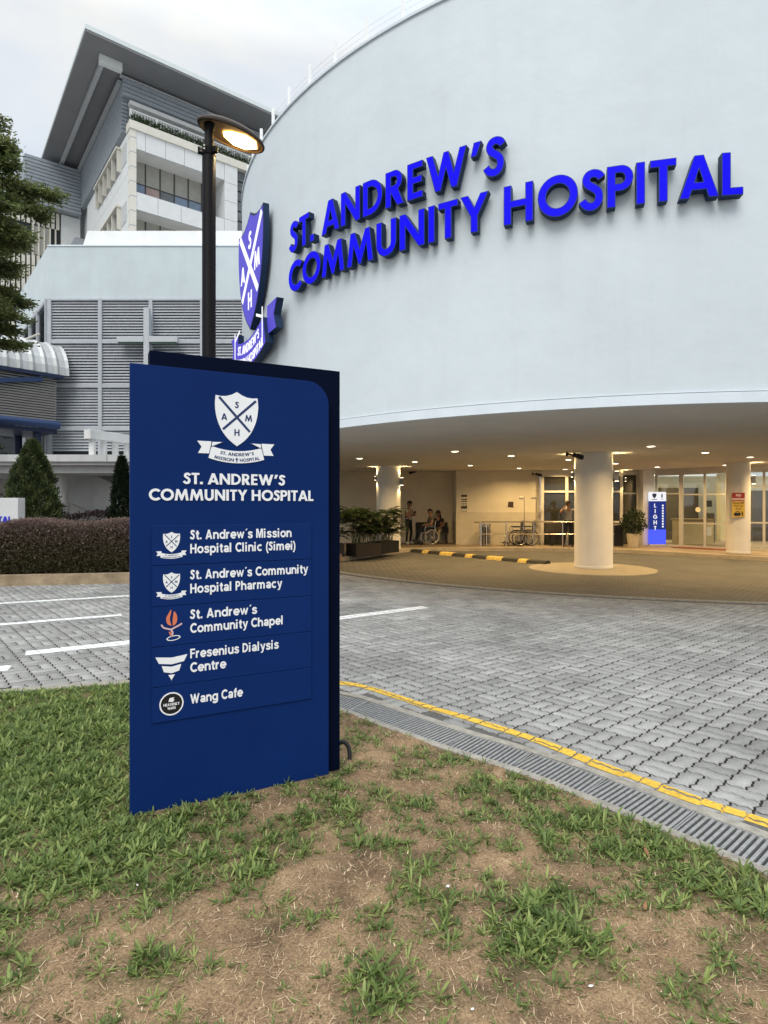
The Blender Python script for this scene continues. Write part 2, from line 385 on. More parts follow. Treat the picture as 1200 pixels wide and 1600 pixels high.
MT['stainless'] = M('stainless_steel', (.62,.58,.52), .25, .05, 20, metal=.9)
MT['black'] = M('black_metal', (.006,.005,.006), .5, .2, 20, spec=.09)
MT['blackmat'] = M('black_plastic', (.02,.02,.022), .6, .1, 20)
MT['navy'] = M('navy_panel', (.004,.0235,.122), .55, .06, 2.0, spec=.08, dirt=.10)
MT['navy_dark'] = M('dark_navy_panel', (.002,.005,.019), .6, .08, 2.0, spec=.04)
MT['navy_plate'] = M('navy_plate', (.004,.0245,.128), .5, .05, 2.5, spec=.10)
MT['ink'] = M('navy_ink', (.012,.03,.12), .5)
MT['vinyl'] = M('white_vinyl', (.90,.90,.90), .45, .02, 4)
MT['wall_warm'] = M('porch_wall_paint', (.66,.60,.47), .75, .06, 1.2, dirt=.1)
MT['wall_tile'] = M('porch_wall_dado', (.56,.50,.38), .55, .07, 3)
MT['wall_brown'] = M('porch_side_wall_paint', (.70,.62,.46), .75, .06, 1.5)
MT['column'] = M('column_paint', (.80,.78,.74), .6, .04, 2, dirt=.05)
MT['glass'] = M_glass('clear_glass', (.93,.92,.86), .07)
MT['darkglass'] = M('tinted_glass', (.035,.035,.028), .06, .2, 1, spec=.6)
MT['alu'] = M('aluminium_frame', (.55,.52,.46), .4, .05, 6, metal=.3)
MT['yellow'] = M('yellow_paint', (.64,.40,.045), .7, .28, 40, dirt=.95)
MT['whiteline'] = M('white_road_paint', (.80,.80,.78), .6, .08, 20, dirt=.18)
MT['skin'] = M('skin', (.30,.16,.10), .55, .06, 20)
MT['hair'] = M('dark_hair', (.012,.01,.009), .5, .2, 60)
MT['bark'] = M('bark', (.13,.10,.075), .9, .3, 12, bump=.8, bscale=40)
MT['soil'] = M('planter_soil', (.07,.05,.035), .95, .3, 20, bump=.8, bscale=60)

# ------------------------------------------------------------------ ground and road
def resample(pts, step):
    P = np.array(pts, float); o = [P[0]]; acc = 0
    seg = np.linalg.norm(np.diff(P, axis=0), axis=1); cum = np.r_[0, np.cumsum(seg)]
    n = max(2, int(round(cum[-1]/step))+1); t = np.linspace(0, cum[-1], n)
    return np.c_[np.interp(t, cum, P[:,0]), np.interp(t, cum, P[:,1])]
def off(P, d):
    P = np.array(P, float); T = np.gradient(P, axis=0); T /= np.linalg.norm(T, axis=1, keepdims=True)
    return P+np.c_[-T[:,1], T[:,0]]*d
def sdist(Q, P):
    """signed distance of points Q to polyline P (positive on its left side)"""
    best = np.full(len(Q), 1e9); sg = np.zeros(len(Q))
    for a, b in zip(P[:-1], P[1:]):
        d = b-a; L2 = d@d; t = np.clip(((Q-a)@d)/L2, 0, 1); r = Q-(a+t[:,None]*d); dd = np.hypot(r[:,0], r[:,1])
        s = d[0]*r[:,1]-d[1]*r[:,0]; m = dd < best-1e-9; best[m] = dd[m]; sg[m] = np.sign(s[m])
    return best*sg
def strip(mb, A, B, z, mi=0, thick=None):
    A = [tuple(p) for p in A]; B = [tuple(p) for p in B]; n = len(A)
    vs = [(x, y, z) for x, y in A]+[(x, y, z) for x, y in B]; fs = [(i, i+1, n+i+1, n+i) for i in range(n-1)]
    mb.add(vs, fs, mi)
    if thick:
        for S in (A, B):
            v2 = [(x, y, z) for x, y in S]+[(x, y, z-thick) for x, y in S]; mb.add(v2, [(i, i+1, n+i+1, n+i) for i in range(n-1)], mi)
        for i in (0, n-1):
            mb.add([A[i]+(z,), B[i]+(z,), B[i]+(z-thick,), A[i]+(z-thick,)], [(0,1,2,3)], mi)

GR = resample(smooth_line([(-1.6,5.26),(-1.0,5.21),(-.385,4.98),(.10,4.54),(.455,4.19),(1.01,3.71),(1.42,3.25),(1.82,2.78),(2.7,1.75),(3.6,.7),(4.6,-.5)], 8), .05)
LK = resample(smooth_line([(-9,2.6),(-7,3.6),(-5,4.6),(-3.4,5.24),(-2.36,5.52),(-1.6,5.50)], 6), .08)
EDGE = np.r_[LK[:-1], off(GR, .20)]           # outer edge of the lawn's edging: the road begins here
DC, DR = np.array((9.078, 22.735)), 13.218      # the curved slot drain in front of the porch

MT['ground'] = M('far_ground', (.25,.25,.245), .9, .15, .3)
MB().add([(-500,-300,-.035),(500,-300,-.035),(500,700,-.035),(-500,700,-.035)], [(0,1,2,3)]).build('ground', MT['ground'])
tag(bpy.data.objects['ground'], kind='structure')

# paver colours: each block its own grey
def paver_mat(name, ca, cb, side):
    m = bpy.data.materials.new(name); m.use_nodes = True; n = m.node_tree.nodes; l = m.node_tree.links; b = n['Principled BSDF']
    a = n.new('ShaderNodeAttribute'); a.attribute_name = 'tint'
    r = n.new('ShaderNodeMix'); r.data_type = 'RGBA'; r.inputs[6].default_value = tuple(ca)+(1,); r.inputs[7].default_value = tuple(cb)+(1,)
    l.new(a.outputs['Fac'], r.inputs[0])
    t = n.new('ShaderNodeTexCoord')
    n1 = n.new('ShaderNodeTexNoise'); n1.inputs['Scale'].default_value = 90; n1.inputs['Detail'].default_value = 4; l.new(t.outputs['Object'], n1.inputs['Vector'])
    n2 = n.new('ShaderNodeTexNoise'); n2.inputs['Scale'].default_value = .9; n2.inputs['Detail'].default_value = 8; n2.inputs['Roughness'].default_value = .65; l.new(t.outputs['Object'], n2.inputs['Vector'])
    m1 = n.new('ShaderNodeMapRange'); m1.inputs['From Min'].default_value = .25; m1.inputs['From Max'].default_value = .75; m1.inputs['To Min'].default_value = .78; m1.inputs['To Max'].default_value = 1.2; l.new(n1.outputs['Fac'], m1.inputs['Value'])
    m2 = n.new('ShaderNodeMapRange'); m2.inputs['From Min'].default_value = .3; m2.inputs['From Max'].default_value = .7; m2.inputs['To Min'].default_value = .62; m2.inputs['To Max'].default_value = 1.2; l.new(n2.outputs['Fac'], m2.inputs['Value'])
    mu = n.new('ShaderNodeMath'); mu.operation = 'MULTIPLY'; l.new(m1.outputs[0], mu.inputs[0]); l.new(m2.outputs[0], mu.inputs[1])
    sc = n.new('ShaderNodeVectorMath'); sc.operation = 'SCALE'; l.new(r.outputs[2], sc.inputs[0]); l.new(mu.outputs[0], sc.inputs['Scale'])
    l.new(sc.outputs[0], b.inputs['Base Color']); b.inputs['Roughness'].default_value = .85; set_in(b, 'Specular IOR Level', .3)
    bp = n.new('ShaderNodeBump'); bp.inputs['Strength'].default_value = .25; bp.inputs['Distance'].default_value = .004; l.new(n1.outputs['Fac'], bp.inputs['Height']); l.new(bp.outputs[0], b.inputs['Normal'])
    return m
MT['paver'] = paver_mat('concrete_paver', (.248,.243,.227), (.378,.371,.348), None)
MT['joint'] = M('paver_joint', (.046,.044,.039), .95, .3, 30)

U = 0.1125
TH = R(40.5); CA, SA = cos(TH), sin(TH)
_wav = [(0,0),(.13,0.0),(.33,1.0),(.67,-1.0),(.87,0.0)]       # zig-zag edge of an interlocking block, one period
def wav_edge(p, q, amp=.0105):
    """points along a block edge; the offset depends on the place only, so neighbours fit"""
    (x0, y0), (x1, y1) = p, q; Lh = hypot(x1-x0, y1-y0); nper = int(round(Lh/U)); hor = abs(x1-x0) > abs(y1-y0)
    sgn = 1 if (x1-x0)+(y1-y0) > 0 else -1; o = []
    for k in range(nper):
        seq = [(t, a) for t, a in _wav] if sgn > 0 else [(0, 0)]+[(1-t, a) for t, a in reversed(_wav[1:])]
        for t, a in seq:
            s = (k+t)*U
            o.append((x0+sgn*s, y0+a*amp) if hor else (x0+a*amp, y0+sgn*s))
    return o
def block(i, j, horiz):
    w_, h_ = (2, 1) if horiz else (1, 2)
    a, b, c, d = (i*U, j*U), ((i+w_)*U, j*U), ((i+w_)*U, (j+h_)*U), (i*U, (j+h_)*U)
    return np.array(wav_edge(a, b)+wav_edge(b, c)+wav_edge(c, d)+wav_edge(d, a))
def inset(P, d):
    """mitred offset towards the inside (counter-clockwise outline)"""
    e1 = np.roll(P, -1, 0)-P; e0 = P-np.roll(P, 1, 0)
    e1 = e1/np.linalg.norm(e1, axis=1, keepdims=True); e0 = e0/np.linalg.norm(e0, axis=1, keepdims=True)
    bis = np.c_[-e0[:,1]-e1[:,1], e0[:,0]+e1[:,0]]; bis = bis/np.maximum((bis*bis).sum(1, keepdims=True), 1.2)*2
    return P+bis*d
BH, BV = block(0, 0, True), block(0, 0, False)
rings = {}
for k_, B_ in (('h', BH), ('v', BV)): rings[k_] = (inset(B_, .0060), inset(B_, .0092))
rot = np.array([[CA, -SA], [SA, CA]])
cand = []
for I in range(-95, 100):
    for J in range(-60, 110):
        for s_ in (0, 1):
            if (I+J) % 2 == 0: cand.append((2*I, 2*J+s_, 'h'))
            else: cand.append((2*I+s_, 2*J, 'v'))
cen = np.array([((i+(1 if k == 'h' else .5))*U, (j+(.5 if k == 'h' else 1))*U) for i, j, k in cand]) @ rot.T
PK = np.array([(-16,10.5),(-7.86,12.05),(-5.4,12.5),(-3.4,13.1),(-2.5,14.4),(-1.9,16.2),(-1.25,17.45)])   # planter kerb
ok = (cen[:,0] > -12) & (cen[:,0] < 9.5) & (cen[:,1] > .5) & (cen[:,1] < 17.6) & (np.hypot(cen[:,0]-DC[0], cen[:,1]-DC[1]) > DR+.20)
ok &= (cen[:,1] < 13.2) | (cen[:,0] < 1.5)
idx = np.nonzero(ok)[0]
idx = idx[sdist(cen[idx], EDGE) > .045]
idx = idx[sdist(cen[idx], PK) < .05]
# in the view fan only (a step to the side included)
idx = idx[np.abs(cen[idx,0]) < cen[idx,1]*.72+2.2]
Vs, Fq, tint, PV = [], [], [], []
nB = len(BH); vo = 0; tops = []
prng = np.random.default_rng(3)
for q in idx:
    i, j, k = cand[q]; o2 = np.array((i*U, j*U)); r0, r1 = rings[k]
    z = prng.normal(0, .0011); tx, ty = prng.normal(0, .006, 2)
    A_ = (r0+o2) @ rot.T; B_ = (r1+o2) @ rot.T; c_ = cen[q]
    zb = z-.0065+((A_-c_)@np.array((tx, ty))); zt = z+((B_-c_)@np.array((tx, ty)))
    Vs.append(np.r_[np.c_[A_, np.full(nB, -.03)], np.c_[A_, zb], np.c_[B_, zt]]); PV.append((A_, z))
V = np.concatenate(Vs); nb = len(idx)
ar = np.arange(nB); nx = (ar+1) % nB
side = np.r_[np.c_[ar, nx, nB+nx, nB+ar], np.c_[nB+ar, nB+nx, 2*nB+nx, 2*nB+ar]]
me = bpy.data.meshes.new('road')
me.vertices.add(len(V)); me.vertices.foreach_set('co', V.astype(np.float32).ravel())
loops = []; starts = []; pos = 0
base = (np.arange(nb)*3*nB)
sq = (base[:,None,None]+side[None]).reshape(nb, -1); tp = base[:,None]+2*nB+ar[None]
allv = np.c_[sq, tp].ravel()
nside = len(side); per = nside*4+nB
st = np.r_[np.arange(nside)*4, nside*4]; starts = (np.arange(nb)[:,None]*per+st[None]).ravel()
me.loops.add(len(allv)); me.loops.foreach_set('vertex_index', allv.astype(np.int32))
me.polygons.add(len(starts)); me.polygons.foreach_set('loop_start', starts.astype(np.int32))
tv = np.clip(prng.normal(.5, .24, nb), 0, 1)
a_ = me.attributes.new('tint', 'FLOAT', 'FACE'); a_.data.foreach_set('value', np.repeat(tv, nside+1).astype(np.float32))
me.materials.append(MT['paver']); me.materials.append(MT['joint'])
mi_ = np.zeros((nb, nside+1), dtype=np.int32); mi_[:, :nB] = 1; me.polygons.foreach_set('material_index', mi_.ravel()); me.update(calc_edges=True); me.validate()
ro = bpy.data.objects.new('road', me); COL.objects.link(ro); tag(ro, kind='structure')
# bedding under the blocks
b_ = MB(); b_.add([(-30,-5,-.02),(30,-5,-.02),(30,18,-.02),(-30,18,-.02)], [(0,1,2,3)])
tag(b_.build('road_bedding', MT['joint']), kind='structure')

def clip_poly(P, quad):
    """clip polygon P by a convex counter-clockwise quad"""
    out_ = [tuple(p) for p in P]
    for a, b in zip(quad, quad[1:]+quad[:1]):
        if not out_: break
        ins = []; ex, ey = b[0]-a[0], b[1]-a[1]
        dv = [ex*(p[1]-a[1])-ey*(p[0]-a[0]) for p in out_]
        for m in range(len(out_)):
            p, q, dp, dq = out_[m], out_[(m+1) % len(out_)], dv[m], dv[(m+1) % len(out_)]
            if dp >= 0: ins.append(p)
            if (dp >= 0) != (dq >= 0):
                t = dp/(dp-dq); ins.append((p[0]+(q[0]-p[0])*t, p[1]+(q[1]-p[1])*t))
        out_ = ins
    return out_
def painted_line(name, pts, width, mat, z=.004, jit=0.0, fill=True):
    """paint on the block tops: the joints stay open"""
    P = np.array(pts, float); A, B = off(P, -width/2), off(P, width/2); mb = MB()
    if jit:
        A += prng.normal(0, jit, A.shape); B += prng.normal(0, jit, B.shape)
    cc = cen[idx]
    for s in range(len(P)-1):
        quad = [tuple(A[s]), tuple(A[s+1]), tuple(B[s+1]), tuple(B[s])]; mid = (P[s]+P[s+1])/2; rad = np.linalg.norm(P[s+1]-P[s])/2+width+.14
        for t in np.nonzero(np.hypot(cc[:,0]-mid[0], cc[:,1]-mid[1]) < rad)[0]:
            A_, zz = PV[t]; c = clip_poly(A_, quad)
            if len(c) >= 3:
                d2 = [c[0]]
                for p in c[1:]:
                    if hypot(p[0]-d2[-1][0], p[1]-d2[-1][1]) > 2e-4: d2.append(p)
                if len(d2) >= 3: mb.add([(x, y, z+zz) for x, y in d2], [tuple(range(len(d2)))])
    strip(mb, off(P, -width/2), off(P, width/2), -.004 if fill else -.0064)
    o = mb.build(name, mat); tag(o, kind='structure'); return o
YL = resample(smooth_line([(-1.5,5.62),(-.9,5.56),(-.55,5.48),(-.25,5.37),(0,5.146),(.314,4.82),(.924,4.25),(1.25,3.84),(1.527,3.51),(1.76,3.24),(1.98,3.036),(2.3,2.70),(3.0,1.95)], 6), .16)
painted_line('yellow_edge_line', off(YL, .035), .085, MT['yellow'], jit=.004, fill=False)
painted_line('white_lane_line', resample([(-10,8.25),(-6.47,9.92),(-4.65,10.77),(-3.4,11.36)], .8), .17, MT['whiteline'])
painted_line('white_lane_line', resample([(-9,6.3),(-5.32,8.16),(-3.96,8.88)], .8), .17, MT['whiteline'])
painted_line('white_lane_line', resample([(-4.0,6.57),(-3.06,7.09),(-.656,8.62),(.67,9.56)], .8), .22, MT['whiteline'])
painted_line('white_lane_line', resample([(-6.5,4.82),(-3.80,5.98)], .8), .24, MT['whiteline'])

# brown block paving of the covered driveway, inside the slot drain
def brick_mat(name, c1, c2, cm, sc):
    m = bpy.data.materials.new(name); m.use_nodes = True; n = m.node_tree.nodes; l = m.node_tree.links; b = n['Principled BSDF']
    t = n.new('ShaderNodeTexCoord'); mp = n.new('ShaderNodeMapping'); mp.inputs['Rotation'].default_value = (0, 0, TH); l.new(t.outputs['Object'], mp.inputs[0])
    br = n.new('ShaderNodeTexBrick'); br.inputs['Color1'].default_value = tuple(c1)+(1,); br.inputs['Color2'].default_value = tuple(c2)+(1,); br.inputs['Mortar'].default_value = tuple(cm)+(1,)
    br.inputs['Scale'].default_value = sc; br.inputs['Mortar Size'].default_value = .03; br.inputs['Brick Width'].default_value = .5; br.inputs['Row Height'].default_value = .25
    l.new(mp.outputs[0], br.inputs['Vector'])
    n2 = n.new('ShaderNodeTexNoise'); n2.inputs['Scale'].default_value = .8; n2.inputs['Detail'].default_value = 8; n2.inputs['Roughness'].default_value = .7; l.new(t.outputs['Object'], n2.inputs['Vector'])
    m2 = n.new('ShaderNodeMapRange'); m2.inputs['From Min'].default_value = .3; m2.inputs['From Max'].default_value = .7; m2.inputs['To Min'].default_value = .68; m2.inputs['To Max'].default_value = 1.2; l.new(n2.outputs['Fac'], m2.inputs['Value'])
    sc_ = n.new('ShaderNodeVectorMath'); sc_.operation = 'SCALE'; l.new(br.outputs[0], sc_.inputs[0]); l.new(m2.outputs[0], sc_.inputs['Scale'])
    l.new(sc_.outputs[0], b.inputs['Base Color']); b.inputs['Roughness'].default_value = .7
    bp = n.new('ShaderNodeBump'); bp.inputs['Strength'].default_value = .6; bp.inputs['Distance'].default_value = .01; bp.invert = True; l.new(br.outputs['Fac'], bp.inputs['Height']); l.new(bp.outputs[0], b.inputs['Normal'])
    return m
MT['drive'] = brick_mat('driveway_block', (.090,.088,.083), (.122,.119,.112), (.038,.037,.034), 2.2)
MT['platform'] = brick_mat('platform_tile', (.27,.205,.135), (.32,.245,.16), (.16,.125,.085), 1.6)
drv = [(DC[0]+(DR-.16)*cos(R(a)), DC[1]+(DR-.16)*sin(R(a))) for a in np.linspace(180, 330, 60)]
drv = [(-4.2,22.735)]+drv+[(22,17),(22,27),(-4.2,27)]
MB().add([(x, y, 0.0) for x, y in drv], [tuple(range(len(drv)))]).build('driveway', MT['drive']); tag(bpy.data.objects['driveway'], kind='structure')
mb = MB()
ang = [R(a) for a in np.linspace(188, 310, 90)]
def ring(r): return [(DC[0]+r*cos(a), DC[1]+r*sin(a)) for a in ang]
strip(mb, ring(DR-.26), ring(DR-.12), .008, 0, .03); strip(mb, ring(DR+.12), ring(DR+.22), .008, 0, .03); strip(mb, ring(DR-.12), ring(DR+.12), -.012, 1)
tag(mb.build('slot_drain', [MT['concrete'], MT['conc_dark']]), 'long curved slot drain dividing the grey road from the covered driveway', 'drain')

# ------------------------------------------------------------------ trench drain at the lawn's edge
mb = MB(); strip(mb, off(GR, .137), off(GR, .205), .008, 0, .05); strip(mb, off(GR, -.137), off(GR, -.20), .010, 0, .05)
strip(mb, off(GR, -.137), off(GR, .137), -.015, 1)
n_ = len(GR)
MT['mortar'] = M('mortar_fill', (.105,.10,.09), .95, .3, 18, bump=.8, bscale=60)
m_f = MB(); strip(m_f, off(GR, .15), off(GR, .36), -.0075); tag(m_f.build('mortar_bed', MT['mortar']), kind='structure')
tag(mb.build('channel_edging', [MT['concrete'], MT['conc_dark']]), kind='structure')
mb = MB(); strip(mb, off(LK, -.005), off(LK, -.13), .018, 0, .06); tag(mb.build('lawn_kerb', MT['concrete']), kind='structure')
def make_grate(Lg):
    f = MB()
    for sy in (-1, 1): f.box(-Lg/2+.004, Lg/2-.004, sy*.131-.004, sy*.131+.004, -.03, .006)
    for sx in (-1, 1): f.box(sx*(Lg/2-.006)-.004, sx*(Lg/2-.006)+.004, -.127, .127, -.03, .006)
    b = MB(); nb_ = 15
    for i in range(nb_):
        x = -Lg/2+.012+(Lg-.024)*(i+.5)/nb_; b.box(x-.0085, x+.0085, -.127, .127, -.012, .004)
    return f, b
SEG = .5; ds = np.r_[0, np.cumsum(np.linalg.norm(np.diff(GR, axis=0), axis=1))]
npan = int(ds[-1]//SEG); proto = None
for i in range(npan):
    s0, s1 = i*SEG, (i+1)*SEG
    p0 = np.array([np.interp(s0, ds, GR[:,0]), np.interp(s0, ds, GR[:,1])]); p1 = np.array([np.interp(s1, ds, GR[:,0]), np.interp(s1, ds, GR[:,1])])
    c = (p0+p1)/2; rz = atan2(*(p1-p0)[::-1]); 
    if c[1] < .2: continue
    lab = 'galvanised bar grating panel of the drain channel between the lawn and the yellow line'
    if proto is None:
        proto = thing('drain_grate', (c[0], c[1], 0), lab, 'drain grate', 'drain gratings along the lawn', rz)
        f, b = make_grate(np.linalg.norm(p1-p0)); f.build('frame', MT['steel'], proto); b.build('bars', MT['steel'], proto); g_ = proto
    else:
        g_ = copy_tree(proto); g_.location = (c[0], c[1], 0); g_.rotation_euler = (0, 0, rz)

# ------------------------------------------------------------------ lawn: soil, turf, straw
BL = [(100,1150,170,110,1.25),(60,1250,170,90,1.25),(180,1330,170,60,1.1),(90,1370,150,55,.95),(330,1340,110,45,.9),(260,1400,70,45,.65),(390,1360,60,40,.9),(360,1297,100,22,.6),(480,1250,50,20,.6),
 (20,1440,50,45,.7),(120,1450,50,30,.5),(240,1520,70,40,.7),(310,1500,50,30,.5),(420,1440,25,22,.5),(595,1545,60,55,.95),(680,1560,60,40,.5),(860,1420,70,48,1),(810,1480,60,48,1),(890,1460,60,48,.9),
 (780,1400,40,30,.5),(690,1440,40,25,.7),(640,1310,50,25,.4),(570,1310,40,25,.5),(700,1300,40,20,.5),(1080,1560,60,45,.8),(980,1500,60,40,.4),(700,1195,90,16,.55),(800,1240,90,20,.75),(900,1290,90,24,1),
 (1000,1335,90,26,1.1),(1100,1378,90,28,1.15),(1190,1412,70,28,1.15),(560,1150,50,25,.45),(600,1185,60,22,.35),(980,1420,60,40,.35),(230,1060,200,30,1.2),(10,1092,90,24,1.3),(500,1110,80,18,.6),(1180,1540,60,40,.4),(500,1410,60,20,.25),(300,1278,30,11,.85),(450,1226,18,10,.95),(525,1203,24,12,.95),(400,1250,20,10,.7),(30,1540,50,40,.3)]
BW = []
for x, y, rx, ry, wgt in BL:
    c = gd(x, y); D = c.y; BW.append((c.x, c.y, rx*D/920, ry*D*D/1518, wgt))
BW += [(-4.2,3.2,1.6,1.6,1.3),(-3.2,1.6,.7,.8,.7),(2.1,1.9,.35,.35,1),(2.6,1.2,.4,.4,1),(1.8,.9,.5,.4,.6),(-.4,.7,.6,.4,.6),(-1.9,.9,.5,.4,.6)]
def vnoise(P, seed, sc):
    """cheap smooth value noise in 0..1"""
    g = np.random.default_rng(seed).random((64, 64)); q = P*sc+100.3; i = np.floor(q).astype(int); f = q-i; f = f*f*(3-2*f)
    a = g[i[:,0]%64, i[:,1]%64]; b = g[(i[:,0]+1)%64, i[:,1]%64]; c = g[i[:,0]%64, (i[:,1]+1)%64]; d = g[(i[:,0]+1)%64, (i[:,1]+1)%64]
    return a*(1-f[:,0])*(1-f[:,1])+b*f[:,0]*(1-f[:,1])+c*(1-f[:,0])*f[:,1]+d*f[:,0]*f[:,1]
def green(P):
    g = np.zeros(len(P))
    for x, y, rx, ry, wgt in BW: g = np.maximum(g, wgt*np.exp(-(((P[:,0]-x)/rx)**2+((P[:,1]-y)/ry)**2)*.75))
    nse = vnoise(P, 1, 6)*.5+vnoise(P, 2, 14)*.5; far = np.clip((vnoise(P, 3, 2.3)*.4+vnoise(P, 4, 8)*.6-.405)*2.4, 0, .64)
    return np.clip(np.maximum(g*1.15+(nse-.5)*.75-.12, far), 0, 1.2)
LAWN_EDGE = np.r_[off(LK, -.12)[:-1], off(GR, -.2)]
def height(P): return .016*(vnoise(P, 5, 3)-.5)+.014*(vnoise(P, 6, 11)-.5)+.011*(vnoise(P, 7, 28)-.5)+.012
gx = np.arange(-6.5, 4.2, .03); gy = np.arange(.1, 5.62, .03)
GX, GY = np.meshgrid(gx, gy, indexing='ij'); PP = np.c_[GX.ravel(), GY.ravel()]
inn = sdist(PP, LAWN_EDGE) < .02
zz = height(PP); nxg, nyg = GX.shape; ii = np.arange(nxg*nyg).reshape(nxg, nyg)
Fq = np.stack([ii[:-1,:-1], ii[1:,:-1], ii[1:,1:], ii[:-1,1:]], -1).reshape(-1, 4); Fq = Fq[inn[Fq].all(1)]
gt = green((PP[Fq[:,0]]+PP[Fq[:,2]])/2)
def soil_mat():
    m = bpy.data.materials.new('dry_soil'); m.use_nodes = True; n = m.node_tree.nodes; l = m.node_tree.links; b = n['Principled BSDF']
    t = n.new('ShaderNodeTexCoord'); a = n.new('ShaderNodeAttribute'); a.attribute_name = 'tint'
    n1 = n.new('ShaderNodeTexNoise'); n1.inputs['Scale'].default_value = 3.2; n1.inputs['Detail'].default_value = 8; n1.inputs['Roughness'].default_value = .7; l.new(t.outputs['Object'], n1.inputs['Vector'])
    r = n.new('ShaderNodeValToRGB'); r.color_ramp.elements[0].position = .32; r.color_ramp.elements[0].color = (.115,.074,.045,1); r.color_ramp.elements[1].position = .68; r.color_ramp.elements[1].color = (.365,.245,.138,1)
    l.new(n1.outputs['Fac'], r.inputs[0])
    n2 = n.new('ShaderNodeTexNoise'); n2.inputs['Scale'].default_value = 120; n2.inputs['Detail'].default_value = 3; l.new(t.outputs['Object'], n2.inputs['Vector'])
    m2 = n.new('ShaderNodeMapRange'); m2.inputs['From Min'].default_value = .3; m2.inputs['From Max'].default_value = .7; m2.inputs['To Min'].default_value = .6; m2.inputs['To Max'].default_value = 1.35; l.new(n2.outputs['Fac'], m2.inputs['Value'])
    sc = n.new('ShaderNodeVectorMath'); sc.operation = 'SCALE'; l.new(r.outputs[0], sc.inputs[0]); l.new(m2.outputs[0], sc.inputs['Scale'])
    mx = n.new('ShaderNodeMix'); mx.data_type = 'RGBA'; l.new(a.outputs['Fac'], mx.inputs[0]); l.new(sc.outputs[0], mx.inputs[6]); mx.inputs[7].default_value = (.05,.055,.025,1)
    l.new(mx.outputs[2], b.inputs['Base Color']); b.inputs['Roughness'].default_value = .95; set_in(b, 'Specular IOR Level', .1)
    bp = n.new('ShaderNodeBump'); bp.inputs['Strength'].default_value = .8; bp.inputs['Distance'].default_value = .008; l.new(n2.outputs['Fac'], bp.inputs['Height']); l.new(bp.outputs[0], b.inputs['Normal'])
    return m
o = np_mesh('lawn_soil', np.c_[PP, zz], Fq, soil_mat(), tint=np.clip(gt, 0, 1)*.8); tag(o, kind='structure')

SG0, SGD = np.array((-1.333, 3.09)), np.array((.974, .5))/hypot(.974, .5)     # the sign's foot line
SGN = np.array((-SGD[1], SGD[0]))
def under_sign(P):
    r = P-SG0; s = r@SGD; t = r@SGN; return (s > -.01) & (s < 1.23) & (t > -.012) & (t < .16)
def view_ok(P): return (np.abs(P[:,0]) < P[:,1]*.72+1.1) & (sdist(P, LAWN_EDGE) < -.01) & ~under_sign(P)
def blades(P, length, width, az, lean, curl, tint, rng):
    """folded grass leaves: three cross-sections from root to tip"""
    n = len(P); dx = np.c_[np.cos(az), np.sin(az)]; sx_ = np.c_[-np.sin(az), np.cos(az)]
    z0 = height(P)-.004; V = np.zeros((n, 7, 3)); Wd = [.55, 1.0, .8, 0]
    for k, t in enumerate((0, .4, .75, 1.0)):
        l1 = lean+curl*t; h = length*t*np.cos(lean+curl*t*.5); r = length*t*np.sin(lean+curl*t*.5)
        c = P+dx*r[:,None]; z = z0+np.maximum(h, .002)
        if k < 3:
            for s_, q in ((-1, 2*k), (1, 2*k+1)):
                V[:,q,:2] = c+sx_*(s_*width*Wd[k]/2)[:,None]; V[:,q,2] = z+width*.12
        else: V[:,6,:2] = c; V[:,6,2] = z
    b = np.arange(n)[:,None]*7
    F = np.concatenate([b+np.array([0,1,3,2]), b+np.array([2,3,5,4]), b+np.array([4,5,6,6])], 1).reshape(-1, 4)
    return V.reshape(-1, 3), F, np.repeat(tint, 3)
def tri_mesh(name, V, F, mat, tint):
    """quads whose last two corners coincide become triangles"""
    me = bpy.data.meshes.new(name); tri = F[:,2] == F[:,3]; cnt = np.where(tri, 3, 4)
    li = F[~((np.arange(4) == 3)[None] & tri[:,None])]
    st = np.r_[0, np.cumsum(cnt)[:-1]]
    me.vertices.add(len(V)); me.vertices.foreach_set('co', V.astype(np.float32).ravel())
    me.loops.add(len(li)); me.loops.foreach_set('vertex_index', li.astype(np.int32))
    me.polygons.add(len(F)); me.polygons.foreach_set('loop_start', st.astype(np.int32))
    a = me.attributes.new('tint', 'FLOAT', 'FACE'); a.data.foreach_set('value', tint.astype(np.float32))
    me.polygons.foreach_set('use_smooth', np.ones(len(F), dtype=bool))
    me.materials.append(mat); me.update(calc_edges=True); me.validate()
    o = bpy.data.objects.new(name, me); COL.objects.link(o); return o
MT['turf'] = M_leaf('turf_leaf', (.068,.108,.027), (.34,.40,.125), .38, .45, (.158,.226,.062))
MT['straw'] = M_leaf('dry_straw', (.11,.062,.036), (.69,.54,.35), .1, .7, (.40,.27,.16))
gr_ = np.random.default_rng(21)
def scatter(n): return np.c_[gr_.uniform(-5.5, 3.6, n), gr_.uniform(.7, 5.6, n)]
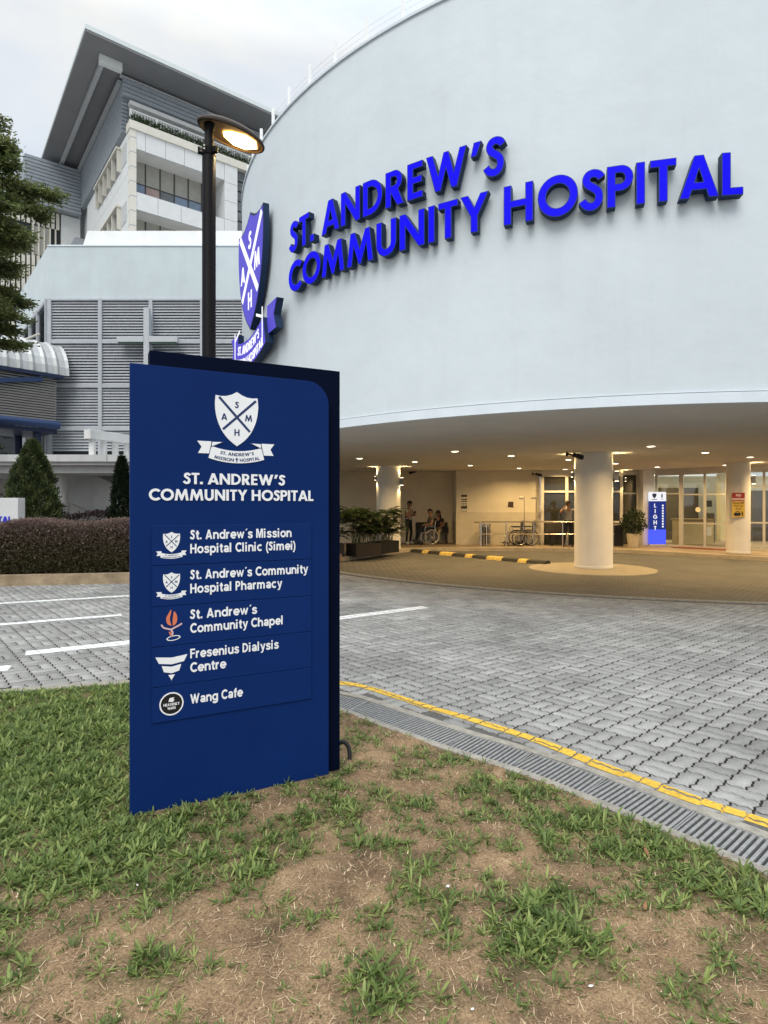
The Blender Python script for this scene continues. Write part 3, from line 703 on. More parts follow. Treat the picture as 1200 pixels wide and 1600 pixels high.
# turf: tussocks of broad leaves fanning out of a common root
C0 = scatter(95000); C0 = C0[view_ok(C0)]; C0 = C0[gr_.random(len(C0)) < np.clip(green(C0)*.85, 0.045, .75)]
g0 = green(C0); per = gr_.poisson(4.6+2*g0)+2
P = np.repeat(C0, per, 0); gg = np.repeat(g0, per); n = len(P); az = gr_.uniform(0, 2*pi, n)
P = P+np.c_[np.cos(az), np.sin(az)]*gr_.uniform(0, .012, n)[:,None]
big = np.repeat(gr_.random(len(C0)) < .3, per)
size = np.repeat(gr_.uniform(.6, 1.25, len(C0)), per)*np.where(big, 1.25, .9)
Ln = gr_.uniform(.022, .058, n)*size*(.6+.5*np.clip(gg, 0, 1)); Wn = Ln*gr_.uniform(.11, .20, n)
lean = gr_.uniform(.35, 1.3, n); curl = gr_.uniform(.1, .7, n)
tt = np.clip(np.repeat(gr_.normal(.52, .24, len(C0)), per)+gr_.normal(0, .16, n), 0, 1)
keep = view_ok(P)
V, F, T = blades(P[keep], Ln[keep], Wn[keep], az[keep], lean[keep], curl[keep], tt[keep], gr_)
print('turf leaves', keep.sum())
o = tri_mesh('turf', V, F, MT['turf'], T); tag(o, 'green broad leaved grass growing in patches over the lawn', 'grass', kind='stuff')
# straw: thin dead stems lying about
P = scatter(420000); P = P[view_ok(P)]; P = P[gr_.random(len(P)) < np.clip(1.05-green(P)*.9, .12, 1)*np.clip(.25+1.5*vnoise(P, 8, 5), 0, 1)]
n = len(P); az = gr_.uniform(0, 2*pi, n); Ln = gr_.uniform(.007, .036, n)*gr_.choice((.7,1,1.5), n); Wn = gr_.uniform(.0011, .0031, n)
wide = gr_.random(n) < .15; Wn[wide] *= 2.0; Ln[wide] *= .7
V, F, T = blades(P, Ln, Wn, az, gr_.uniform(1.05, 1.5, n), gr_.uniform(-.2, .25, n), np.clip(gr_.normal(.5, .3, n), 0, 1), gr_)
print('straw', n)
o = tri_mesh('straw', V, F, MT['straw'], T); tag(o, 'dead tan straw lying over the bare soil of the lawn', 'straw', kind='stuff')

# small litter, each its own thing
MT['paper'] = M('litter_paper', (.72,.71,.68), .7, .1, 30); MT['deadleaf'] = M('dead_leaf', (.30,.15,.07), .7, .3, 30)
def litter(name, x, y, s, mat, label, cat, seed):
    r = random.Random(seed); c = gd(x, y, .03); mb = MB(); k = 9
    pts = [(s*r.uniform(.6, 1)*cos(2*pi*i/k)*(1.0 if cat != 'leaf' else 1.6), s*r.uniform(.6, 1)*sin(2*pi*i/k)*(.75 if cat != 'leaf' else .5)) for i in range(k)]
    mb.add([(p[0], p[1], r.uniform(0, s*.4)) for p in pts]+[(0, 0, s*.5), (0, 0, -.004)], [(i, (i+1) % k, k) for i in range(k)]+[((i+1) % k, i, k+1) for i in range(k)])
    o = mb.build(name, mat); h = float(height(np.array([[c.x, c.y]]))[0]); o.location = (c.x, c.y, h+.008); o.rotation_euler = (r.uniform(-.2, .2), r.uniform(-.2, .2), r.uniform(0, 6)); tag(o, label, cat)
litter('paper_scrap', 700, 1378, .012, MT['paper'], 'crumpled white paper scrap on the straw below the middle of the drain', 'litter', 1)
litter('paper_scrap', 923, 1535, .010, MT['paper'], 'white paper scrap on bare soil near the right bottom grass patch', 'litter', 2)
litter('paper_scrap', 215, 1379, .009, MT['paper'], 'pale scrap lying in the grass below the navy sign', 'litter', 3)
litter('paper_scrap', 738, 1573, .008, MT['paper'], 'tiny white scrap at the bottom edge right of the grass tuft', 'litter', 4)
litter('dead_leaf', 1010, 1328, .024, MT['deadleaf'], 'brown fallen leaf lying beside the grass strip at the drain', 'leaf', 5)
litter('dead_leaf', 1008, 1414, .018, MT['deadleaf'], 'small tan fallen leaf on the dry soil at right', 'leaf', 6)
litter('pebble', 668, 1448, .010, MT['concrete'], 'small grey pebble on the straw beside a grass tuft', 'pebble', 7)
# ------------------------------------------------------------------ crest: shield, crossed bars, ribbon (unit = shield width)
def shield_pts():
    p = [(-.5,.50)]+[(-.5+.5*t, .50-.045*sin(pi*t)+.10*t**1.3) for t in (.25,.5,.75)]+[(0,.61)]
    p += [(.5-.5*t, .50-.045*sin(pi*t)+.10*t**1.3) for t in (.75,.5,.25)]+[(.5,.50)]
    rt = smooth_line([(.5,.50),(.515,.25),(.47,-.05),(.36,-.32),(.20,-.53),(0,-.69)], 4)[1:]
    p += rt+[(-x, y) for x, y in rt[-2::-1]][:-1]
    return p[::-1]
SHIELD = shield_pts()
def bar2(p, q, w):
    d = np.array(q)-np.array(p); d = d/np.linalg.norm(d); n = np.array((-d[1], d[0]))*w/2
    return [tuple(np.array(p)-n), tuple(np.array(q)-n), tuple(np.array(q)+n), tuple(np.array(p)+n)]
_b1 = ((-.42,.46), (.31,-.33)); _b2 = ((.46,.43), (-.33,-.30))
def cross_pts(w):
    """an X as one outline"""
    a = np.array(_b1[0]); b = np.array(_b1[1]); c = np.array(_b2[0]); d = np.array(_b2[1])
    A = np.array([(b-a), -(d-c)]).T; t = np.linalg.solve(A, c-a); o = a+(b-a)*t[0]
    tips = [a, d, b, c]          # counter-clockwise: upper left, lower left, lower right, upper right
    res = []
    for i, tp in enumerate(tips):
        u = (tp-o)/np.linalg.norm(tp-o); n = np.array((-u[1], u[0])); un = (tips[(i+1) % 4]-o); un = un/np.linalg.norm(un)
        res += [tuple(tp-n*w/2), tuple(tp+n*w/2)]
        ca = u@un; sa = u[0]*un[1]-u[1]*un[0]; k = w/2/sa
        res.append(tuple(o+(u+un)*k))
    return res
CREST_LET = [('S', 0, .30), ('A', -.30, .0), ('M', .28, .0), ('H', 0, -.36)]
RIB_MID = arc(0, 1.05, 2.145, 251.6, 288.4, 12); RIB_TOP = arc(0, 1.05, 1.855, 288.4, 251.6, 12)
RIBBON = [ RIB_MID+RIB_TOP ]
_l0 = RIB_TOP[-1]; _l1 = RIB_MID[0]
RIB_TAIL = [(-.92,-.60),(_l0[0]-.015,-.60),(_l0[0]-.015,_l1[1]+.10),(-.90,_l1[1]+.10),(-.82,-.735)]
RIB_FOLD = [(_l0[0]+.0,_l0[1]-.0),(_l0[0]+.28,-.605),(_l0[0]+.0,-.61)]
def mirror(p): return [(-x, y) for x, y in reversed(p)]

# ------------------------------------------------------------------ the directory sign on the lawn
sg = thing('directory_sign', (SG0[0], SG0[1], 0), 'tall navy blue directory sign with white crest and tenant names standing on the lawn', 'sign', rz=atan2(SGD[1], SGD[0]))
W_, H_ = 1.118, 2.40
pts = [(0, -.06), (W_, -.06), (W_, H_-.135)]+arc(W_-.135, H_-.135, .135, 6, 90, 10)+[(0, H_)]
P3 = lambda d: (lambda x, z: (x, d, z))
MB().prism([pts], P3(.045), P3(0.0)).build('front_panel', MT['navy'], sg, bevel=.003)
b = MB(); b.box(.10, 1.212, .0455, .135, -.06, 2.49); b.build('back_panel', MT['navy_dark'], sg, bevel=.003)
def flat(mb, loops, z0, z1, mi=0): mb.prism(loops, P3(-z0), P3(-z1), mi, back=False)
def place(pts_, cx, cz, s): return [(cx+x*s, cz+y*s) for x, y in pts_]
# title in bold capitals
mb = MB()
for ln, z, x0, x1 in (("ST. ANDREW'S", 1.768, .268, .842), ("COMMUNITY HOSPITAL", 1.678, .092, 1.018)):
    for ch, loops, a, b_ in caps(ln, x1-x0, .062):
        flat(mb, [[(x0+px, z+py) for px, py in lp] for lp in loops], .0004, .004)
mb.build('title_lettering', MT['vinyl'], sg)
# big crest; the lower ribbon line is split by a small cross
def crest_full(cx, cz, s, parent):
    base = MB(); flat(base, [place(SHIELD, cx, cz, s)], .0004, .003); flat(base, [place(RIBBON[0], cx, cz, s)], .0004, .003)
    for f in (lambda p: p, mirror): flat(base, [place(f(RIB_TAIL), cx, cz, s)], .0004, .0025)
    for f in (lambda p: p, mirror): flat(base, [place(f(RIB_FOLD), cx, cz, s)], .0004, .0028)
    o = base.build('crest', MT['vinyl'], parent)
    ink = MB(); flat(ink, [place(cross_pts(.058), cx, cz, s)], .0031, .0038)
    for ch, lx, lz in CREST_LET:
        lp = caps(ch, None, .155); wd = lp[0][3]
        flat(ink, [[(cx+(px+lx-wd/2)*s, cz+(py+lz-.077)*s) for px, py in q] for q in lp[0][1]], .0031, .0038)
    for f in (lambda p: p, mirror):
        flat(ink, [place(f(bar2((_l0[0]+.0,_l0[1]-.012),(_l0[0]+.27,-.60),.014)), cx, cz, s)], .0031, .0036)
        flat(ink, [place(f(bar2((_l0[0]+.004,-.60),(_l1[0]+.004,_l1[1]-.01),.014)), cx, cz, s)], .0031, .0036)
    def on_arc(text, cap, r, x0w, x1w):
        for ch, loops, a_, b2 in caps(text, x1w-x0w, cap):
            ink.prism([[(px+x0w, py) for px, py in lp] for lp in loops], lambda x, y: (cx+s*(r-y)*sin(x/r), -.0031, cz+s*(1.05-(r-y)*cos(x/r))), lambda x, y: (cx+s*(r-y)*sin(x/r), -.0036, cz+s*(1.05-(r-y)*cos(x/r))), 0, back=False)
    on_arc("ST. ANDREW'S", .078, 1.978, -.40, .42); on_arc("MISSION", .078, 2.112, -.545, -.075); on_arc("HOSPITAL", .078, 2.112, .07, .56)
    flat(ink, [place(bar2((-.003,-1.075),(-.003,-.965),.024), cx, cz, s)], .0031, .0036); flat(ink, [place(bar2((-.04,-1.0),(.034,-1.0),.022), cx, cz, s)], .0037, .004)
    ink.build('crest_ink', MT['ink'], o); return o
crest_full(.5585, 2.150, .237, sg)
# five name plates
rows = [1.545, 1.328, 1.108, .893, .678, .487]
MT['flame'] = M('orange_print', (.75,.20,.09), .5); MT['pinkprint'] = M('pale_print', (.75,.50,.48), .5); MT['roundel'] = M('black_print', (.012,.012,.012), .4)
names = [("St. Andrew\u00b4s Mission", "Hospital Clinic (Simei)"), ("St. Andrew\u00b4s Community", "Hospital Pharmacy"), ("St. Andrew\u00b4s", "Community Chapel"), ("Fresenius Dialysis", "Centre"), ("Wang Cafe", None)]
wid = [(.578,.605), (.680,.520), (.372,.528), (.500,.195), (.288,0)]
for i, (a, b_) in enumerate(names):
    zt, zb = rows[i], rows[i+1]
    p = MB(); p.box(.108, 1.005, -.0062, -.0002, zb+.0016, zt-.0016); pl = p.build('name_plate', MT['navy_plate'], sg, bevel=.0018)
    t = MB(); fn = lambda x0, z0: (lambda x, y, l: (x0+x, -.0063-l, z0+y))
    zc = (zt+zb)/2
    if b_: l1, l2 = zc+.028, zc-.048
    else: l1 = zc-.018
    sans(t, a, .052, fn(.303, l1), wid[i][0])
    if b_: sans(t, b_, .052, fn(.303, l2), wid[i][1])
    t.build('plate_lettering', MT['vinyl'], pl)
    cx, s = .206, .085
    if i < 2:
        def flat2(mb, loops, z0, z1): mb.prism(loops, P3(-.0062-z0), P3(-.0062-z1), 0, back=False)
        m1 = MB(); zc2 = zc+.020
        flat2(m1, [place(SHIELD, cx, zc2, s)], .0004, .0016); flat2(m1, [place(RIBBON[0], cx, zc2, s)], .0004, .0016)
        for f in (lambda q: q, mirror): flat2(m1, [place(f(RIB_TAIL), cx, zc2, s)], .0004, .0013)
        m1.build('plate_crest', MT['vinyl'], pl)
        m2 = MB(); flat2(m2, [place(cross_pts(.05), cx, zc2, s)], .0017, .0021)
        for ch, lx, lz in CREST_LET:
            lp = caps(ch, None, .15); wd = lp[0][3]; flat2(m2, [[(cx+(px+lx-wd/2)*s, zc2+(py+lz-.075)*s) for px, py in q] for q in lp[0][1]], .0017, .0021)
        m2.build('plate_crest_ink', MT['ink'], pl); m2 = MB()
        for r, x0w, x1w, tx in ((1.975,-.40,.42,"ST. ANDREW'S"), (2.11,-.545,.555,"MISSION HOSPITAL")):
            for ch, loops, a_, b2 in caps(tx, x1w-x0w, .07):
                m2.prism([[(px+x0w, py) for px, py in lp] for lp in loops], lambda x, y: (cx+s*(r-y)*sin(x/r), -.0062-.0016, zc2+s*(1.05-(r-y)*cos(x/r))), lambda x, y: (cx+s*(r-y)*sin(x/r), -.0062-.0019, zc2+s*(1.05-(r-y)*cos(x/r))), 0, back=False)
        m2.build('plate_ribbon_ink', MT['ink'], pl)
    elif i == 2:          # chapel emblem: flame head, open arms, ring at the foot
        f2 = lambda mb, loops, d=.0016: mb.prism(loops, P3(-.0066), P3(-.0062-d), 0, back=False)
        m1 = MB(); z = zc
        f2(m1, [[(cx+x*.09, z+.038+y*.09) for x, y in smooth_line([(0,-.42),(-.24,-.28),(-.30,.05),(-.18,.32),(-.02,.56),(-.04,.3),(-.10,.0),(0,-.42)], 4)[:-1]]])
        f2(m1, [[(cx+.006+x*.09, z+.036+y*.09) for x, y in smooth_line([(0,-.40),(.0,.0),(.08,.46),(.24,.2),(.24,-.15),(.12,-.34),(0,-.40)], 4)[:-1]]])
        f2(m1, [[(cx+x*.09, z+y*.09) for x, y in ribbon2d(smooth_line([(-.12,-.34),(-.06,-.5),(.02,-.62)], 4), .045)]])
        m1.build('plate_emblem', MT['flame'], pl)
        m1 = MB()
        f2(m1, [[(cx+x*.09, z+y*.09) for x, y in ribbon2d(smooth_line([(-.58,.12),(-.45,-.06),(-.2,-.16),(-.02,-.20),(.2,-.1),(.42,.0),(.6,.1)], 4), .045)]])
        f2(m1, [[(cx+x*.09, z+y*.09) for x, y in ribbon2d(smooth_line([(-.02,-.24),(.06,-.42),(.0,-.58)], 4), .05)]])
        m1.build('plate_emblem', MT['pinkprint'], pl)
        m1 = MB(); el = [(cx+.01+.036*cos(2*pi*k/24), z-.066+.0135*sin(2*pi*k/24)+.10*.036*cos(2*pi*k/24)) for k in range(24)]; ei = [(cx+.01+.030*cos(2*pi*k/24), z-.066+.0095*sin(2*pi*k/24)+.10*.03*cos(2*pi*k/24)) for k in range(24)]
        f2(m1, [el, ei]); m1.build('plate_emblem', MT['vinyl'], pl)
    elif i == 3:          # three stacked chevron bars narrowing to a point
        m1 = MB(); z = zc-.004
        for hw, y0, y1, nt_ in ((.082,.058,.018,.010), (.050,.008,-.030,.009), (.017,-.044,-.076,.0)):
            k = .78 if hw > .03 else 0.02
            o_ = [(cx-hw*k, z+y1+.004), (cx, z+y1-.006), (cx+hw*k, z+y1+.004), (cx+hw, z+y0), (cx, z+y0-nt_), (cx-hw, z+y0)]
            m1.prism([o_], P3(-.0066), P3(-.0078), 0, back=False)
        m1.build('plate_emblem', MT['vinyl'], pl)
    else:
        m1 = MB(); z = zc-.002; cc_ = lambda r: [(cx+r*cos(2*pi*k/40), z+r*sin(2*pi*k/40)) for k in range(40)]
        m1.prism([cc_(.062), cc_(.055)], P3(-.0066), P3(-.0080), 0, back=False)
        [m1.prism([[(cx-w_/2+px, zz_+py) for px, py in lp] for lp in loops], P3(-.0076), P3(-.0082), 0, back=False) for tx, w_, zz_ in (("HEAVENLY", .082, z-.010), ("WANG", .042, z-.030)) for ch, loops, a_, b2 in caps(tx, w_, .0145)]
        m1.prism([[(cx-.016, z+.012), (cx+.006, z+.010), (cx+.016, z+.020), (cx+.008, z+.022), (cx+.014, z+.034), (cx-.010, z+.032)]], P3(-.0076), P3(-.0082), 0, back=False)
        ro_ = m1.build('plate_emblem', MT['vinyl'], pl)
        m1 = MB(); m1.prism([cc_(.0545)], P3(-.0066), P3(-.0074), 0, back=False); m1.build('emblem_disc', MT['roundel'], ro_)
# flexible conduit rising out of the soil behind the sign
mb = MB(); c = gd(541, 1188); a = Vector((c.x-.035, c.y+.0, .0)); pts = [(c.x-.05, c.y+.02, .10), (c.x-.02, c.y+.015, .115), (c.x+.01, c.y+.01, .09), (c.x+.022, c.y, .045), (c.x+.020, c.y-.01, -.01)]
pts = smooth_line(pts, 8); mb.tube(pts, [.013+.0016*(i % 2) for i in range(len(pts))], 10)
tag(mb.build('cable_conduit', MT['blackmat'], smooth=True), 'short black corrugated cable conduit looping out of the ground beside the sign', 'conduit')

# ------------------------------------------------------------------ street lamp behind the sign
lc = at(326.5, 790, 4.86)
lp = thing('street_lamp', (lc.x, lc.y, 0), 'black street lamp with a lit oval head standing behind the navy sign', 'street lamp')
zc_ = EYE+(HZ-243)*4.86/FPX
pm = MB(); pm.lathe([(.095,0),(.095,.02),(.075,.03),(.07,.5),(.0555,.52),(.0545,zc_-.03),(.050,zc_-.01)], n=28); pm.build('pole', MT['black'], lp, smooth=True)
cm_ = MB(); cm_.lathe([(.050,zc_-.012),(.0555,zc_-.006),(.0555,zc_+.006),(.043,zc_+.012),(.043,zc_+.12),(.036,zc_+.13),(.036,zc_+.24)], n=24); cm_.build('spigot', MT['black'], lp, smooth=True)
cl = MB(); zk = EYE+(HZ-238)*4.86/FPX
cl.lathe([(.044,zk-.028),(.056,zk-.028),(.056,zk+.03),(.044,zk+.03)], n=24)
for a in (200, 330, 80): cl.bar((.05*cos(R(a)), .05*sin(R(a)), zk), (.088*cos(R(a)), .088*sin(R(a)), zk), .035, .05)
cl.build('clamp', MT['black'], lp, bevel=.004)
for a in (215, 258):
    for dz in (-.012, .014):
        q = MB(); q.tube([(.052*cos(R(a)), .052*sin(R(a)), zk+dz), (.078*cos(R(a)), .078*sin(R(a)), zk+dz)], .008, 6); q.build('bolt', MT['stainless'], lp)
# head: a flat oval shell on a short neck, long axis to the right and away
hd = Vector((.70, .714, 0)); hn = Vector((-.714, .70, 0)); zh = zc_+.255
def hp(u, v, z): return tuple(hd*u+hn*v+Vector((0, 0, z)))
hm = MB(); nU = 36; prof = [(0.0, .085), (.45, .082), (.8, .062), (.96, .030), (1.0, .008), (.985, -.004), (.93, -.006)]
o0 = len(hm.v)
def oval(t, k): 
    r = 1.0+.06*cos(t); return (.215+.315*k*cos(t)*1.0, .145*k*sin(t)*r)
for k, z in prof:
    for j in range(nU):
        u, v = oval(2*pi*j/nU, max(k, .01)); hm.v.append(hp(u, v, zh+z))
for i in range(len(prof)-1):
    for j in range(nU): hm.f.append((o0+i*nU+j, o0+i*nU+(j+1) % nU, o0+(i+1)*nU+(j+1) % nU, o0+(i+1)*nU+j)); hm.m.append(0)
# underside, slightly recessed
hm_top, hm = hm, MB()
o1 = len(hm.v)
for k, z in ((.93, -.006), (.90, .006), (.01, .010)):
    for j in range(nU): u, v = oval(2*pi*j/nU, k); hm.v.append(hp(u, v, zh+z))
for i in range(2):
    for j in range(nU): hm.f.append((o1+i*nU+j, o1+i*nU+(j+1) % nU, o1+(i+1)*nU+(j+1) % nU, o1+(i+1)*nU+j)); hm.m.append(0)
MT['lampshell'] = M('lamp_shell', (.04,.028,.02), .5, .1, 20, spec=.15)
head = hm_top.build('lamp_head', MT['lampshell'], lp, smooth=True)
MT['lampunder_glow'] = M('lamp_underside_glow', (.24,.15,.075), .5, .1, 20, spec=.15); hm.build('underside', MT['lampunder_glow'], head, smooth=True)  # glow of the lens put into the underside's lighter amber colour
nk = MB(); nk.tube([(0, 0, zc_+.20), (.004, .004, zh+.02), (.02, .02, zh+.05)], [.040, .046, .052], 14); nk.build('neck', MT['black'], lp, smooth=True)
ln = MB(); q = [(.13,0),(.17,-.05),(.29,-.098),(.40,-.08),(.465,0),(.40,.08),(.29,.098),(.17,.05)]
ln.v = [hp(u, v, zh-.001) for u, v in q]+[hp(.31, 0, zh-.040)]; ln.f = [(i, (i+1) % 8, 8) for i in range(8)]; ln.m = [0]*8
MT['lamp_on'] = M_emit('lamp_lens_lit', (1.0,.68,.24), 12); ln.build('lens', MT['lamp_on'], head)
ld = bpy.data.lights.new('street_lamp_light', 'SPOT'); ld.energy = 20; ld.color = (1, .72, .36); ld.spot_size = R(160); ld.spot_blend = .6; ld.shadow_soft_size = .06
lo = bpy.data.objects.new('street_lamp_light', ld); COL.objects.link(lo); lo.parent = lp; lo.location = hp(.31, 0, zh-.05)

# ------------------------------------------------------------------ drum building
DCX, DCY, RD, ZS, ZT = 6.02, 17.70, 10.0, 3.03, 9.46
dr = thing('drum_building', (DCX, DCY, 0), 'large pale blue round building raised over the porch with blue wall lettering', 'building')
m = MB(); m.lathe([(RD, ZS+.135), (RD, ZT-.02), (RD+.03, ZT-.015), (RD+.03, ZT+.03), (RD-.25, ZT+.03), (RD-.25, ZT-.5), (.01, ZT-.5)], n=160); m.build('drum_wall', MT['render'], dr, smooth=True, angle=30)
m = MB(); m.lathe([(RD-.03, ZS+.134), (RD-.03, ZS+.128), (RD+.035, ZS+.122), (RD+.035, ZS-.02), (RD-.06, ZS-.02), (RD-.06, ZS+.0)], n=160); m.build('drum_lip', MT['render_trim'], dr, smooth=True, angle=30)
m = MB(); m.lathe([(RD-.06, ZS), (.01, ZS)], n=120); m.build('soffit', MT['soffit'], dr)
def cylp(th, z, r=RD): return Vector((DCX+r*cos(R(th)), DCY+r*sin(R(th)), z))
# parapet railing
rl = thing('roof_railing', (DCX, DCY, ZT+.03), 'thin wire railing with pale posts along the rim of the round building', 'railing')
ths = [-120.8+(-4.45)*k for k in range(0, 12)]+[-120.8+4.45*k for k in range(1, 9)]
for t in ths:
    q = MB(); c = cylp(t, 0, RD-.10)-Vector((DCX, DCY, 0)); q.box(c.x-.028, c.x+.028, c.y-.028, c.y+.028, 0, .50); q.build('post', MT['white'], rl)
for z in (.12, .23, .34):
    q = MB(); q.tube([tuple(cylp(-172+2*k, z, RD-.10)-Vector((DCX, DCY, 0))) for k in range(0, 45)], .0014, 4); q.build('wire', MT['stainless'], rl)

# lit channel lettering: each letter stands off the wall on the tangent plane of its place
MT['letter_side'] = M('letter_return', (.012,.030,.075), .5, .1, 8, spec=.2); MT['letter_face'] = M_emit('letter_face_lit', (.005,.002,.74), .95); MT['letter_edge'] = M('letter_trim', (.04,.06,.26), .5, spec=.1)
lt = thing('wall_lettering', tuple(cylp(-119, 6.2, RD+.03)), "blue lit wall lettering ST. ANDREW'S COMMUNITY HOSPITAL on the round building", 'lettering')
RF = RD+.155
for ln_, zb, cap, t0, t1 in (("ST. ANDREW'S", 6.435, .57, -140.3, -114.9), ("COMMUNITY HOSPITAL", 5.685, .56, -140.5, -97.7)):
    tot = R(t1-t0)*RF
    for ch, loops, a, b_ in caps(ln_, tot, cap, gap=.12, space=.36):
        mid = (a+b_)/2; th = t0+math.degrees(mid/RF); c = cylp(th, zb, RF); tg = Vector((-sin(R(th)), cos(R(th)), 0)); ou = Vector((cos(R(th)), sin(R(th)), 0))
        f0 = lambda d: (lambda x, y: tuple(c+tg*(x-mid)+Vector((0, 0, y))+ou*d))
        q = MB(); q.prism(loops, f0(-.115), f0(0)); lo_ = q.build('letter', MT['letter_side'], lt, world=True)
        # face inset a little inside the trim
        q = MB(); q.prism(loops, f0(.0005), f0(.004)); fo = q.build('letter_trim', MT['letter_edge'], lo_); 
        fo.data.transform(Matrix.Translation(-lt.location))
        q = MB(); ins = []
        for k, lp_ in enumerate(loops):
            A_ = np.array(lp_); nn = len(A_); e1 = np.roll(A_, -1, 0)-A_; e0 = A_-np.roll(A_, 1, 0)
            e1 /= np.linalg.norm(e1, axis=1, keepdims=True); e0 /= np.linalg.norm(e0, axis=1, keepdims=True)
            ar_ = sum(A_[i][0]*A_[(i+1) % nn][1]-A_[(i+1) % nn][0]*A_[i][1] for i in range(nn)); sg_ = (1 if ar_ > 0 else -1)*(1 if k == 0 else -1)
            n1 = np.c_[-e1[:,1], e1[:,0]]*sg_; n0 = np.c_[-e0[:,1], e0[:,0]]*sg_; bis = n0+n1; bis /= np.maximum((bis*bis).sum(1, keepdims=True), .35)/2
            ins.append([tuple(p) for p in A_+bis*.010])
        q.prism(ins, f0(.0045), f0(.007)); fo = q.build('letter_face', MT['letter_face'], lo_); fo.data.transform(Matrix.Translation(-lt.location))
# lit shield and ribbon on the drum
MT['shield_face'] = M_emit('shield_face_lit', (.085,.065,.56), .80); MT['shield_white'] = M_emit('shield_white_lit', (.9,.9,.95), .95)
thS = -151.5; sh = thing('shield_emblem', tuple(cylp(thS, 6.3, RD+.05)), 'lit blue shield with a white cross and letters on the side of the round building', 'emblem')
tgS = Vector((-sin(R(thS)), cos(R(thS)), 0)); ouS = Vector((cos(R(thS)), sin(R(thS)), 0)); cS = cylp(thS, 6.85, RD+.17); SW = 1.90
fS = lambda d: (lambda x, y: tuple(cS+tgS*(x*SW)+Vector((0, 0, y*SW*1.04))+ouS*d-sh.location))
MB().prism([SHIELD], fS(-.125), fS(0)).build('shield_box', MT['letter_side'], sh)
inn_ = [(x*.965, y*.965-.002) for x, y in SHIELD]
MB().prism([inn_], fS(.001), fS(.006)).build('shield_face', MT['shield_face'], sh)
MB().prism([cross_pts(.075)], fS(.0065), fS(.014)).build('cross', MT['shield_white'], sh)
for ch, lx, lz in CREST_LET:
    g_ = caps(ch, None, .19); wd = g_[0][3]; MB().prism([[(px+lx-wd/2, py+lz-.095) for px, py in q] for q in g_[0][1]], fS(.0065), fS(.013)).build('shield_letter', MT['shield_white'], sh)
rb = thing('ribbon_emblem', tuple(cylp(thS, 4.8, RD+.05)), "lit blue ribbon banner with white lettering below the shield on the round building", 'emblem')
fR = lambda d: (lambda x, y: tuple(cS+tgS*(x*SW)+Vector((0, 0, y*SW*1.04))+ouS*d-rb.location))
MB().prism([RIBBON[0]], fR(-.12), fR(.05)).build('ribbon_box', MT['letter_side'], rb)
MB().prism([[(x*.985, y) for x, y in RIBBON[0]]], fR(.051), fR(.056)).build('ribbon_face', MT['shield_face'], rb)
for f in (lambda p: p, mirror):
    MB().prism([f(RIB_TAIL)], fR(-.17), fR(-.03)).build('ribbon_tail', MT['letter_side'], rb); MB().prism([[(x*.99, y) for x, y in f(RIB_TAIL)]], fR(-.029), fR(-.022)).build('ribbon_tail_face', MT['shield_face'], rb)
    q = MB(); q.prism([f(ribbon2d([(-.60,-.72),(-.60,-.56)], .012)[:])] if 0 else [f(bar2((_l0[0]+.02,_l1[1]),(_l0[0]+.02,-.60),.028))], fR(.057), fR(.062)); q.prism([f(bar2((_l0[0]+.02,-.70),(_l0[0]+.24,-.625),.028))], fR(.057), fR(.0625)); q.build('ribbon_edge', MT['shield_white'], rb)
q = MB()
for text, cap_, r, a, b_ in (("ST. ANDREW'S", .10, 1.985, -.44, .46), ("MISSION HOSPITAL", .095, 2.125, -.58, .60)):
    for ch, loops, a_, b2 in caps(text, b_-a, cap_):
        g2 = lambda d: (lambda x, y: fR(d)((r-y)*sin((x+a)/r), 1.05-(r-y)*cos((x+a)/r)))
        q.prism(loops, g2(.057), g2(.062))
q.build('ribbon_lettering', MT['shield_white'], rb)
# ------------------------------------------------------------------ porch: platform, walls, glazing
PZ = .12
kerbl = [(-6,17.0),(-1.9,17.1),(-1.25,17.5),(0,19.6),(1.1,21.1),(3.35,21.3),(6.13,21.2),(8.2,20.6),(9.44,19.4),(11.4,17.35),(14,14.8),(17,12.6)]
kl = resample(smooth_line(kerbl, 5), .25)
poly = [tuple(p) for p in kl]+[(20,12.6),(20,30),(-6,30)]
m = MB(); m.poly(poly[::-1], -.02, PZ); tag(m.build('porch_platform', MT['platform']), kind='structure')
MT['kerb'] = M('kerb_stone', (.42,.36,.27), .8, .15, 5, bump=.3)
m = MB(); strip(m, off(kl, -.02), off(kl, .14), PZ+.006, 0, .15); tag(m.build('porch_kerb', MT['kerb']), kind='structure')

pw = thing('porch_building', (4, 24, PZ), 'warm lit entrance block under the round building with walls and a wide glazed bay', 'building')
def wall(name, x0, x1, y0, y1, z0, z1, mat, bev=0): return MB().box(x0, x1, y0, y1, z0, z1).build(name, MT[mat], pw, world=True, bevel=bev)
wall('side_wall', -6.0, 2.84, 24.2, 24.5, PZ, ZS-.002, 'wall_brown')
wall('rear_wall', 2.84, 6.12, 23.1, 24.6, 1.40, ZS-.002, 'wall_warm')
wall('dado', 2.82, 6.12, 23.07, 24.6, PZ, 1.398, 'wall_tile')
# glazed bay: white frame with dark glass
MT['frame_w'] = M('frame_paint', (.66,.62,.54), .5, .04, 6)
fr = MB()
X0, X1, YB = 6.12, 9.42, 22.95
for x in (X0+.06, 7.13, 8.22, X1-.16): fr.box(x-.055, x+.055, YB, YB+.12, PZ, 2.80)
fr.box(X0, X1-.10, YB-.003, YB+.123, 2.78, ZS-.003); fr.box(X0+.12, X1-.21, YB+.003, YB+.115, 2.16, 2.235); fr.box(X0+.12, X1-.21, YB+.003, YB+.115, .98, 1.05)
fr.build('bay_frame', MT['frame_w'], pw, world=True)
wall('bay_pane', X0+.1, X1-.2, YB+.055, YB+.075, PZ, 2.79, 'darkglass')
